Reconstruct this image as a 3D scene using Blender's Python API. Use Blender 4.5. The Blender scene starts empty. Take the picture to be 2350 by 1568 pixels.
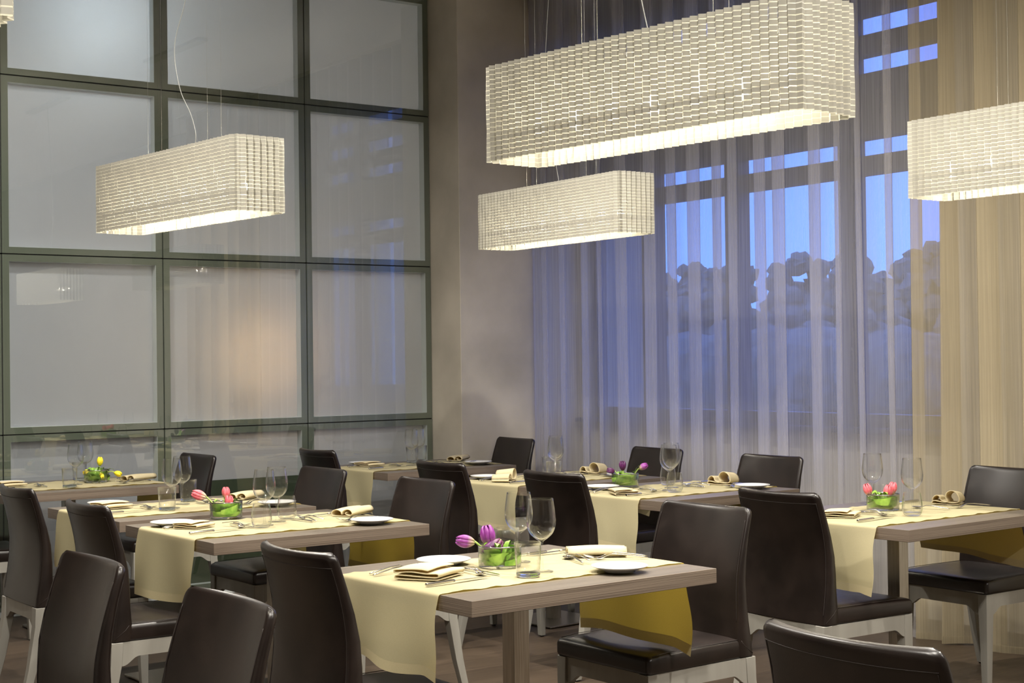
import bpy, math, random
from mathutils import Vector, Matrix
SC = bpy.context.scene
COL = SC.collection
PI = math.pi

# ------------------------------------------------------------------ camera
F_PX, PITCH, ROLL, YAW, EYE = 3431.4, 0.0128, 0.0128, 0.9466, 1.371
fw = Vector((math.cos(YAW) * math.cos(PITCH), math.sin(YAW) * math.cos(PITCH), math.sin(PITCH)))
rt = Vector((math.sin(YAW), -math.cos(YAW), 0))
dn = fw.cross(rt)
rt2 = rt * math.cos(ROLL) + dn * math.sin(ROLL)
dn2 = dn * math.cos(ROLL) - rt * math.sin(ROLL)
cd = bpy.data.cameras.new('camera')
cam = bpy.data.objects.new('camera', cd)
COL.objects.link(cam)
up = -dn2
bk = -fw
cam.matrix_world = Matrix(((rt2.x, up.x, bk.x, 0), (rt2.y, up.y, bk.y, 0), (rt2.z, up.z, bk.z, EYE), (0, 0, 0, 1)))
cd.sensor_width = 36
cd.lens = F_PX / 2350 * 36
cd.clip_start = 0.05
cd.clip_end = 500
SC.camera = cam

# ------------------------------------------------------------------ look
SC.view_settings.view_transform = 'Standard'
SC.view_settings.look = 'None'
SC.view_settings.gamma = 1
SC.view_settings.use_curve_mapping = False
SC.view_settings.exposure = 1.27
SC.cycles.transparent_max_bounces = 48
SC.cycles.max_bounces = 10
SC.cycles.diffuse_bounces = 4
SC.cycles.glossy_bounces = 4
SC.cycles.transmission_bounces = 8
SC.cycles.caustics_reflective = False
SC.cycles.caustics_refractive = False
SC.cycles.sample_clamp_indirect = 4.0

# ------------------------------------------------------------------ dusk sky
wd = bpy.data.worlds.new('dusk')
SC.world = wd
wd.use_nodes = True
wn = wd.node_tree
wn.nodes.clear()
wo = wn.nodes.new('ShaderNodeOutputWorld')
wb = wn.nodes.new('ShaderNodeBackground')
tc = wn.nodes.new('ShaderNodeTexCoord')
sx = wn.nodes.new('ShaderNodeSeparateXYZ')
rp = wn.nodes.new('ShaderNodeValToRGB')
wn.links.new(tc.outputs['Generated'], sx.inputs[0])
wn.links.new(sx.outputs['Z'], rp.inputs[0])
wn.links.new(rp.outputs[0], wb.inputs[0])
wn.links.new(wb.outputs[0], wo.inputs[0])
cr = rp.color_ramp
cr.elements[0].position = 0.0
cr.elements[0].color = (0.10, 0.26, 0.86, 1)
cr.elements[1].position = 0.30
cr.elements[1].color = (0.13, 0.22, 0.82, 1)
wb.inputs[1].default_value = 1.25

BULB_W = 4.9
FILL_W = 165  # power of each added fill downlight


# ------------------------------------------------------------------ materials
def mat(name, col=(0.8, 0.8, 0.8), rough=0.5, metal=0.0, spec=0.5, **kw):
    m = bpy.data.materials.new(name)
    m.use_nodes = True
    b = m.node_tree.nodes['Principled BSDF']
    b.inputs['Base Color'].default_value = (*col, 1)
    b.inputs['Roughness'].default_value = rough
    b.inputs['Metallic'].default_value = metal
    b.inputs['Specular IOR Level'].default_value = spec
    for k, v in kw.items():
        b.inputs[k.replace('_', ' ')].default_value = v
    return m


def nd(m, t, **kw):
    n = m.node_tree.nodes.new(t)
    for k, v in kw.items():
        setattr(n, k, v)
    return n


def lk(m, a, b):
    m.node_tree.links.new(a, b)


def noise_col(m, c1, c2, scale=(1, 1, 1), nscale=5.0, detail=4, lo=0.35, hi=0.65, bump=0.0, coord='Object', rough=None):
    t = nd(m, 'ShaderNodeTexCoord')
    mp = nd(m, 'ShaderNodeMapping')
    mp.inputs['Scale'].default_value = scale
    n = nd(m, 'ShaderNodeTexNoise')
    n.inputs['Scale'].default_value = nscale
    n.inputs['Detail'].default_value = detail
    r = nd(m, 'ShaderNodeValToRGB')
    r.color_ramp.elements[0].position = lo
    r.color_ramp.elements[0].color = (*c1, 1)
    r.color_ramp.elements[1].position = hi
    r.color_ramp.elements[1].color = (*c2, 1)
    lk(m, t.outputs[coord], mp.inputs[0])
    lk(m, mp.outputs[0], n.inputs['Vector'])
    lk(m, n.outputs['Fac'], r.inputs[0])
    b = m.node_tree.nodes['Principled BSDF']
    lk(m, r.outputs[0], b.inputs['Base Color'])
    if bump:
        bp = nd(m, 'ShaderNodeBump')
        bp.inputs['Strength'].default_value = bump
        bp.inputs['Distance'].default_value = 0.002
        lk(m, n.outputs['Fac'], bp.inputs['Height'])
        lk(m, bp.outputs[0], b.inputs['Normal'])
    if rough:
        mr = nd(m, 'ShaderNodeMapRange')
        mr.inputs['To Min'].default_value = rough[0]
        mr.inputs['To Max'].default_value = rough[1]
        lk(m, n.outputs['Fac'], mr.inputs[0])
        lk(m, mr.outputs[0], b.inputs['Roughness'])
    return n


M = {}
M['leather'] = mat('dark_brown_leather', (0.03, 0.02, 0.017), 0.4, spec=0.5)
noise_col(M['leather'], (0.0060, 0.0034, 0.0028), (0.0118, 0.0070, 0.0055), nscale=9, detail=6, bump=0.0, rough=(0.26, 0.40))
_b = M['leather'].node_tree.nodes['Principled BSDF']
_n = nd(M['leather'], 'ShaderNodeTexNoise')
_n.inputs['Scale'].default_value = 420
_n.inputs['Detail'].default_value = 3
_t = nd(M['leather'], 'ShaderNodeTexCoord')
_bp = nd(M['leather'], 'ShaderNodeBump')
_bp.inputs['Strength'].default_value = 0.12
_bp.inputs['Distance'].default_value = 0.001
lk(M['leather'], _t.outputs['Object'], _n.inputs['Vector'])
lk(M['leather'], _n.outputs['Fac'], _bp.inputs['Height'])
lk(M['leather'], _bp.outputs[0], _b.inputs['Normal'])
M['thread'] = mat('brown_thread', (0.016, 0.010, 0.008), 0.7)
M['legpaint'] = mat('pale_grey_painted_wood', (0.44, 0.43, 0.40), 0.42)
noise_col(M['legpaint'], (0.23, 0.22, 0.195), (0.28, 0.27, 0.24), scale=(1, 1, .1), nscale=14)
M['glide'] = mat('black_glide', (0.02, 0.02, 0.02), 0.5)
for nm, sc in (('oak_top', (.8, 75, 75)), ('oak_end', (75, .8, 75)), ('oak_side', (.8, 60, 330)), ('oak_endside', (60, .8, 330))):
    M[nm] = mat('grey_brown_' + nm, (0.25, 0.2, 0.15), 0.42, spec=0.4)
    if 'side' in nm:
        noise_col(M[nm], (0.082, 0.060, 0.045), (0.185, 0.146, 0.112), scale=sc, nscale=1.6, detail=3, lo=0.38, hi=0.58, bump=0.2)
    else:
        noise_col(M[nm], (0.088, 0.073, 0.057), (0.136, 0.114, 0.091), scale=sc, nscale=1.6, detail=4, lo=0.3, hi=0.66, bump=0.06)
M['steel'] = mat('brushed_steel', (0.42, 0.39, 0.34), 0.28, metal=1.0)
noise_col(M['steel'], (0.36, 0.33, 0.28), (0.48, 0.45, 0.40), scale=(40, 40, 1), nscale=6)
M['cutlery'] = mat('polished_steel_cutlery', (0.62, 0.60, 0.56), 0.16, metal=1.0)
M['china'] = mat('white_china', (0.58, 0.58, 0.58), 0.12, spec=0.6)
M['wire'] = mat('steel_wire', (0.45, 0.45, 0.42), 0.35, metal=0.8)
M['cord'] = mat('clear_grey_cord', (0.26, 0.26, 0.24), 0.4)
M['ceiling'] = mat('white_ceiling_paint', (0.72, 0.71, 0.68), 0.8)
noise_col(M['ceiling'], (0.82, 0.81, 0.79), (0.85, 0.84, 0.82), nscale=2)
M['plaster'] = mat('trowelled_taupe_plaster', (0.3, 0.27, 0.24), 0.55)
noise_col(M['plaster'], (0.39, 0.355, 0.295), (0.56, 0.51, 0.43), nscale=2.3, detail=7, lo=0.3, hi=0.7, bump=0.15)
M['wallpaint'] = mat('warm_grey_wall_paint', (0.45, 0.42, 0.37), 0.7)
noise_col(M['wallpaint'], (0.43, 0.40, 0.35), (0.47, 0.44, 0.39), nscale=3)
M['frame'] = mat('grey_green_lacquered_frame', (0.19, 0.215, 0.185), 0.38)
noise_col(M['frame'], (0.115, 0.135, 0.100), (0.130, 0.150, 0.114), nscale=4)
M['reveal'] = mat('aluminium_reveal', (0.62, 0.66, 0.66), 0.4)
M['joint'] = mat('black_joint', (0.008, 0.008, 0.008), 0.6)
M['joinery'] = mat('dark_window_joinery', (0.06, 0.065, 0.10), 0.5)
noise_col(M['joinery'], (0.055, 0.06, 0.095), (0.065, 0.07, 0.105), nscale=6)
M['panelgreen'] = mat('dark_green_laminate', (0.045, 0.06, 0.035), 0.4)
noise_col(M['panelgreen'], (0.04, 0.055, 0.03), (0.05, 0.066, 0.04), nscale=5)

# wood floor: boards along x
m = M['floor'] = mat('brown_plank_floor', (0.1, 0.08, 0.06), 0.42)
t = nd(m, 'ShaderNodeTexCoord')
br = nd(m, 'ShaderNodeTexBrick')
br.inputs['Scale'].default_value = 1
br.inputs['Brick Width'].default_value = 1.25
br.inputs['Row Height'].default_value = 0.19
br.inputs['Mortar Size'].default_value = 0.0012
br.inputs['Mortar Smooth'].default_value = 0.1
br.inputs['Color1'].default_value = (0.058, 0.040, 0.026, 1)
br.inputs['Color2'].default_value = (0.080, 0.056, 0.037, 1)
br.inputs['Mortar'].default_value = (0.03, 0.02, 0.014, 1)
mp = nd(m, 'ShaderNodeMapping')
mp.inputs['Scale'].default_value = (1.5, 38, 1)
nz = nd(m, 'ShaderNodeTexNoise')
nz.inputs['Scale'].default_value = 2.2
nz.inputs['Detail'].default_value = 6
mx = nd(m, 'ShaderNodeMix', data_type='RGBA', blend_type='MULTIPLY')
mx.inputs[0].default_value = 0.75
rr = nd(m, 'ShaderNodeValToRGB')
rr.color_ramp.elements[0].position = 0.3
rr.color_ramp.elements[0].color = (0.55, 0.55, 0.55, 1)
rr.color_ramp.elements[1].position = 0.7
rr.color_ramp.elements[1].color = (1.15, 1.15, 1.15, 1)
lk(m, t.outputs['Object'], br.inputs['Vector'])
lk(m, t.outputs['Object'], mp.inputs[0])
lk(m, mp.outputs[0], nz.inputs['Vector'])
lk(m, nz.outputs['Fac'], rr.inputs[0])
lk(m, br.outputs['Color'], mx.inputs[6])
lk(m, rr.outputs[0], mx.inputs[7])
lk(m, mx.outputs[2], m.node_tree.nodes['Principled BSDF'].inputs['Base Color'])


def thin_glass(name, tint=(1, 1, 1), ior=1.45, rough=0.0, boost=1.0, base=0.0):
    m = bpy.data.materials.new(name)
    m.use_nodes = True
    nt = m.node_tree
    nt.nodes.clear()
    o = nd(m, 'ShaderNodeOutputMaterial')
    tr = nd(m, 'ShaderNodeBsdfTransparent')
    tr.inputs[0].default_value = (*tint, 1)
    gl = nd(m, 'ShaderNodeBsdfGlossy')
    gl.inputs['Roughness'].default_value = rough
    fr = nd(m, 'ShaderNodeFresnel')
    fr.inputs['IOR'].default_value = ior
    ma = nd(m, 'ShaderNodeMath', operation='MULTIPLY_ADD', use_clamp=True)
    ma.inputs[1].default_value = boost
    ma.inputs[2].default_value = base
    ms = nd(m, 'ShaderNodeMixShader')
    # the fresnel term must not flip to total reflection on back faces
    ge = nd(m, 'ShaderNodeNewGeometry')
    mi = nd(m, 'ShaderNodeMix', data_type='FLOAT')
    mi.inputs[2].default_value = ior
    mi.inputs[3].default_value = 1 / ior
    lk(m, ge.outputs['Backfacing'], mi.inputs[0])
    lk(m, mi.outputs[0], fr.inputs['IOR'])
    lk(m, fr.outputs[0], ma.inputs[0])
    lk(m, ma.outputs[0], ms.inputs[0])
    lk(m, tr.outputs[0], ms.inputs[1])
    lk(m, gl.outputs[0], ms.inputs[2])
    lk(m, ms.outputs[0], o.inputs[0])
    return m



def edge_glass(name, tint, ior):
    """clear where seen face on, refracting like solid glass towards its rims"""
    m = thin_glass(name, tint, ior, 0.0, 1.0, 0.0)
    nt = m.node_tree
    o = next(n for n in nt.nodes if n.type == 'OUTPUT_MATERIAL')
    src = o.inputs[0].links[0].from_socket
    g = nd(m, 'ShaderNodeBsdfGlass')
    g.inputs['IOR'].default_value = 1.4
    g.inputs['Roughness'].default_value = 0.0
    g.inputs[0].default_value = (.97, .985, .98, 1)
    lw = nd(m, 'ShaderNodeLayerWeight')
    lw.inputs[0].default_value = 0.5
    pw = nd(m, 'ShaderNodeMath', operation='POWER')
    pw.inputs[1].default_value = 3.2
    lk(m, lw.outputs['Facing'], pw.inputs[0])
    mx_ = nd(m, 'ShaderNodeMixShader')
    lk(m, pw.outputs[0], mx_.inputs[0])
    lk(m, src, mx_.inputs[1])
    lk(m, g.outputs[0], mx_.inputs[2])
    lk(m, mx_.outputs[0], o.inputs[0])
    return m


M['glass'] = edge_glass('clear_drinking_glass', (0.992, 0.994, 0.992), 1.45)
M['pane'] = thin_glass('clear_window_pane', (0.96, 0.975, 0.97), 1.5, 0.0, 2.3, 0.0)
M['winpane'] = thin_glass('outer_window_pane', (0.9, 0.94, 0.97), 1.5, 0.0, 1.0, 0.0)
M['thickglass'] = mat('solid_glass', (0.9, 0.95, 0.92), 0.02, Transmission_Weight=1.0, IOR=1.45)
M['water'] = thin_glass('still_water', (0.93, 0.97, 0.9), 1.33, 0.0, 1.0, 0.0)
M['silverrim'] = mat('silvered_rim', (0.30, 0.30, 0.30), 0.15, metal=1.0)


def cloth(name, col, trans, tcol, weave=900, bump=0.15, alpha=1.0, hem=None, stretch=(1, 1, 1)):
    m = bpy.data.materials.new(name)
    m.use_nodes = True
    nt = m.node_tree
    nt.nodes.clear()
    o = nd(m, 'ShaderNodeOutputMaterial')
    d = nd(m, 'ShaderNodeBsdfDiffuse')
    d.inputs[0].default_value = (*col, 1)
    tl = nd(m, 'ShaderNodeBsdfTranslucent')
    tl.inputs[0].default_value = (*tcol, 1)
    ms = nd(m, 'ShaderNodeMixShader')
    ms.inputs[0].default_value = trans
    lk(m, d.outputs[0], ms.inputs[1])
    lk(m, tl.outputs[0], ms.inputs[2])
    t = nd(m, 'ShaderNodeTexCoord')
    mp = nd(m, 'ShaderNodeMapping')
    mp.inputs['Scale'].default_value = stretch
    n = nd(m, 'ShaderNodeTexNoise')
    n.inputs['Scale'].default_value = weave
    n.inputs['Detail'].default_value = 2
    lk(m, t.outputs['Object'], mp.inputs[0])
    lk(m, mp.outputs[0], n.inputs['Vector'])
    mc = nd(m, 'ShaderNodeMix', data_type='RGBA', blend_type='MULTIPLY')
    mc.inputs[0].default_value = 0.5
    mc.inputs[6].default_value = (*col, 1)
    rr = nd(m, 'ShaderNodeValToRGB')
    rr.color_ramp.elements[0].position = 0.3
    rr.color_ramp.elements[0].color = (0.75, 0.75, 0.75, 1)
    rr.color_ramp.elements[1].position = 0.7
    lk(m, n.outputs['Fac'], rr.inputs[0])
    lk(m, rr.outputs[0], mc.inputs[7])
    lk(m, mc.outputs[2], d.inputs[0])
    if bump:
        bp = nd(m, 'ShaderNodeBump')
        bp.inputs['Strength'].default_value = bump
        bp.inputs['Distance'].default_value = 0.001
        lk(m, n.outputs['Fac'], bp.inputs['Height'])
        lk(m, bp.outputs[0], d.inputs['Normal'])
    last = ms.outputs[0]
    if alpha < 1:
        tr = nd(m, 'ShaderNodeBsdfTransparent')
        m2 = nd(m, 'ShaderNodeMixShader')
        mr = nd(m, 'ShaderNodeMapRange')
        mr.inputs['From Min'].default_value = 0.35
        mr.inputs['From Max'].default_value = 0.65
        mr.inputs['To Min'].default_value = alpha - 0.04
        mr.inputs['To Max'].default_value = alpha + 0.04
        lk(m, n.outputs['Fac'], mr.inputs[0])
        # threads close up when the cloth is seen edge-on: 1 - (1 - a) ** (1 / cos)
        ge = nd(m, 'ShaderNodeNewGeometry')
        dt = nd(m, 'ShaderNodeVectorMath', operation='DOT_PRODUCT')
        lk(m, ge.outputs['Normal'], dt.inputs[0])
        lk(m, ge.outputs['Incoming'], dt.inputs[1])
        ab = nd(m, 'ShaderNodeMath', operation='ABSOLUTE')
        lk(m, dt.outputs['Value'], ab.inputs[0])
        mxm = nd(m, 'ShaderNodeMath', operation='MAXIMUM')
        mxm.inputs[1].default_value = 0.08
        lk(m, ab.outputs[0], mxm.inputs[0])
        iv_ = nd(m, 'ShaderNodeMath', operation='DIVIDE')
        iv_.inputs[0].default_value = 1.0
        lk(m, mxm.outputs[0], iv_.inputs[1])
        om = nd(m, 'ShaderNodeMath', operation='SUBTRACT')
        om.inputs[0].default_value = 1.0
        lk(m, mr.outputs[0], om.inputs[1])
        pw = nd(m, 'ShaderNodeMath', operation='POWER')
        lk(m, om.outputs[0], pw.inputs[0])
        lk(m, iv_.outputs[0], pw.inputs[1])
        o2 = nd(m, 'ShaderNodeMath', operation='SUBTRACT')
        o2.inputs[0].default_value = 1.0
        lk(m, pw.outputs[0], o2.inputs[1])
        lk(m, o2.outputs[0], m2.inputs[0])
        lk(m, tr.outputs[0], m2.inputs[1])
        lk(m, last, m2.inputs[2])
        last = m2.outputs[0]
    lk(m, last, o.inputs[0])
    return m


M['runner'] = cloth('cream_yellow_linen', (0.62, 0.555, 0.345), 0.40, (0.50, 0.36, 0.045), 500, 0.1)
M['hem'] = cloth('doubled_linen_hem', (0.58, 0.50, 0.30), 0.22, (0.33, 0.23, 0.045), 500, 0.1)
M['napkin'] = cloth('cream_napkin_linen', (0.66, 0.58, 0.38), 0.18, (0.85, 0.60, 0.2), 600, 0.1)
M['sheer'] = cloth('sheer_striped_voile', (0.68, 0.66, 0.66), 0.42, (0.80, 0.79, 0.78), 60, 0.0, alpha=0.28, stretch=(2.5, 2.5, 0.03))
M['sheer2'] = cloth('beige_voile', (0.53, 0.46, 0.32), 0.3, (0.6, 0.52, 0.36), 60, 0.0, alpha=0.55, stretch=(2.5, 2.5, 0.03))

# frosted backing panel
m = M['frosted'] = bpy.data.materials.new('frosted_white_glass')
m.use_nodes = True
m.node_tree.nodes.clear()
o = nd(m, 'ShaderNodeOutputMaterial')
d = nd(m, 'ShaderNodeBsdfDiffuse')
d.inputs[0].default_value = (0.46, 0.475, 0.525, 1)
tl = nd(m, 'ShaderNodeBsdfTranslucent')
tl.inputs[0].default_value = (0.5, 0.5, 0.5, 1)
ms = nd(m, 'ShaderNodeMixShader')
ms.inputs[0].default_value = 0.4
lk(m, d.outputs[0], ms.inputs[1])
lk(m, tl.outputs[0], ms.inputs[2])
lk(m, ms.outputs[0], o.inputs[0])

# pleated shade of the pendant lamps
m = M['shade'] = bpy.data.materials.new('pleated_white_polymer_shade')
m.use_nodes = True
m.node_tree.nodes.clear()
o = nd(m, 'ShaderNodeOutputMaterial')
uv = nd(m, 'ShaderNodeUVMap')
sp = nd(m, 'ShaderNodeSeparateXYZ')
lk(m, uv.outputs[0], sp.inputs[0])
fl = nd(m, 'ShaderNodeMath', operation='FLOOR')
lk(m, sp.outputs['X'], fl.inputs[0])
hf = nd(m, 'ShaderNodeMath', operation='MULTIPLY_ADD')
hf.inputs[1].default_value = 0.0
lk(m, fl.outputs[0], hf.inputs[0])
lk(m, sp.outputs['Y'], hf.inputs[2])
frc = nd(m, 'ShaderNodeMath', operation='FRACT')
lk(m, hf.outputs[0], frc.inputs[0])
rl = nd(m, 'ShaderNodeValToRGB')
e = rl.color_ramp.elements
e[0].position = 0.0
e[0].color = (1, 1, 1, 1)
e[1].position = 0.17
e[1].color = (1, 1, 1, 1)
x_ = rl.color_ramp.elements.new(0.19)
x_.color = (0.0, 0.0, 0.0, 1)
x_ = rl.color_ramp.elements.new(0.985)
x_.color = (0.0, 0.0, 0.0, 1)
lk(m, frc.outputs[0], rl.inputs[0])
# fine ribs inside a tile
rb = nd(m, 'ShaderNodeMath', operation='MULTIPLY')
rb.inputs[1].default_value = 2 * PI * 6
lk(m, frc.outputs[0], rb.inputs[0])
sn = nd(m, 'ShaderNodeMath', operation='SINE')
lk(m, rb.outputs[0], sn.inputs[0])
# per tile variation
fv = nd(m, 'ShaderNodeMath', operation='FLOOR')
lk(m, hf.outputs[0], fv.inputs[0])
cb = nd(m, 'ShaderNodeCombineXYZ')
lk(m, fl.outputs[0], cb.inputs[0])
lk(m, fv.outputs[0], cb.inputs[1])
wn_ = nd(m, 'ShaderNodeTexWhiteNoise', noise_dimensions='2D')
lk(m, cb.outputs[0], wn_.inputs['Vector'])
v1 = nd(m, 'ShaderNodeMapRange')
v1.inputs['To Min'].default_value = 0.82
v1.inputs['To Max'].default_value = 1.12
lk(m, wn_.outputs['Value'], v1.inputs[0])
v2 = nd(m, 'ShaderNodeMath', operation='MULTIPLY_ADD')
v2.inputs[1].default_value = 0.10
lk(m, sn.outputs[0], v2.inputs[0])
lk(m, v1.outputs[0], v2.inputs[2])
tc1 = nd(m, 'ShaderNodeMix', data_type='RGBA', blend_type='MIX')
tc1.inputs[6].default_value = (0.022, 0.021, 0.016, 1)
tc1.inputs[7].default_value = (0.36, 0.345, 0.27, 1)
lk(m, rl.outputs[0], tc1.inputs[0])
tc2 = nd(m, 'ShaderNodeVectorMath', operation='SCALE')
lk(m, tc1.outputs[2], tc2.inputs[0])
lk(m, v2.outputs[0], tc2.inputs['Scale'])
tl = nd(m, 'ShaderNodeBsdfTranslucent')
lk(m, tc2.outputs[0], tl.inputs[0])
d = nd(m, 'ShaderNodeBsdfDiffuse')
d.inputs[0].default_value = (0.60, 0.58, 0.50, 1)
ms = nd(m, 'ShaderNodeMixShader')
ms.inputs[0].default_value = 0.5
lk(m, d.outputs[0], ms.inputs[1])
lk(m, tl.outputs[0], ms.inputs[2])
trn = nd(m, 'ShaderNodeBsdfTransparent')
ms3 = nd(m, 'ShaderNodeMixShader')
slot = nd(m, 'ShaderNodeMath', operation='MULTIPLY')
slot.inputs[1].default_value = 0.07
lk(m, rl.outputs[0], slot.inputs[0])
lk(m, slot.outputs[0], ms3.inputs[0])
lk(m, ms.outputs[0], ms3.inputs[1])
lk(m, trn.outputs[0], ms3.inputs[2])
lk(m, ms3.outputs[0], o.inputs[0])

m = M['bulb'] = bpy.data.materials.new('lit_bulb')
m.use_nodes = True
b = m.node_tree.nodes['Principled BSDF']
b.inputs['Emission Color'].default_value = (1, 0.85, 0.6, 1)
b.inputs['Emission Strength'].default_value = 9
M['lens'] = mat('fill_lens', (.6, .6, .58), .5, Emission_Color=(1, .9, .74, 1), Emission_Strength=.6)  # glowing face of the added downlights
M['whiteplastic'] = mat('white_plastic', (0.6, 0.58, 0.52), 0.5)


def petal_mat(name, base, tip, streak):
    m = mat(name, tip, 0.45, Subsurface_Weight=0.0)
    uv = nd(m, 'ShaderNodeUVMap')
    sp = nd(m, 'ShaderNodeSeparateXYZ')
    lk(m, uv.outputs[0], sp.inputs[0])
    r = nd(m, 'ShaderNodeValToRGB')
    r.color_ramp.elements[0].position = 0.0
    r.color_ramp.elements[0].color = (*base, 1)
    r.color_ramp.elements[1].position = 0.4
    r.color_ramp.elements[1].color = (*tip, 1)
    lk(m, sp.outputs['Y'], r.inputs[0])
    n = nd(m, 'ShaderNodeTexNoise')
    n.inputs['Scale'].default_value = 3
    mp = nd(m, 'ShaderNodeMapping')
    mp.inputs['Scale'].default_value = (6, 1, 1)
    lk(m, uv.outputs[0], mp.inputs[0])
    lk(m, mp.outputs[0], n.inputs['Vector'])
    mx = nd(m, 'ShaderNodeMix', data_type='RGBA', blend_type='MIX')
    mx.inputs[7].default_value = (*streak, 1)
    mr = nd(m, 'ShaderNodeMapRange')
    mr.inputs['From Min'].default_value = 0.5
    mr.inputs['From Max'].default_value = 0.8
    lk(m, n.outputs['Fac'], mr.inputs[0])
    lk(m, mr.outputs[0], mx.inputs[0])
    lk(m, r.outputs[0], mx.inputs[6])
    lk(m, mx.outputs[2], m.node_tree.nodes['Principled BSDF'].inputs['Base Color'])
    return m


M['violet'] = petal_mat('violet_petal', (0.55, 0.5, 0.22), (0.20, 0.022, 0.21), (0.34, 0.09, 0.36))
M['darkviolet'] = petal_mat('dark_violet_petal', (0.12, 0.03, 0.07), (0.06, 0.004, 0.06), (0.16, 0.015, 0.14))
M['pink'] = petal_mat('pink_petal', (0.8, 0.7, 0.45), (0.66, 0.10, 0.13), (0.80, 0.30, 0.32))
M['yellow'] = petal_mat('yellow_petal', (0.55, 0.6, 0.06), (0.90, 0.72, 0.02), (0.85, 0.6, 0.02))
M['leaf'] = mat('tulip_leaf_green', (0.16, 0.34, 0.03), 0.4, Transmission_Weight=0.0)
noise_col(M['leaf'], (0.12, 0.28, 0.022), (0.32, 0.52, 0.08), nscale=30, detail=2)
M['stem'] = mat('pale_green_stem', (0.38, 0.52, 0.12), 0.4)
noise_col(M['stem'], (0.33, 0.48, 0.09), (0.50, 0.60, 0.18), nscale=20)
M['tree'] = mat('dark_evergreen_foliage', (0.03, 0.045, 0.03), 0.9)
noise_col(M['tree'], (0.11, 0.14, 0.12), (0.18, 0.21, 0.17), nscale=3)
M['bark'] = mat('dark_bark', (0.05, 0.04, 0.03), 0.9)
M['ground'] = mat('grey_ground', (0.16, 0.16, 0.15), 0.9)
noise_col(M['ground'], (0.12, 0.12, 0.11), (0.2, 0.2, 0.19), nscale=0.5)
M['facade'] = mat('grey_render_facade', (0.20, 0.20, 0.20), 0.8)
noise_col(M['facade'], (0.30, 0.30, 0.30), (0.34, 0.34, 0.34), nscale=2)
M['lampmetal'] = mat('grey_lamp_post_metal', (0.3, 0.32, 0.34), 0.5)


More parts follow.
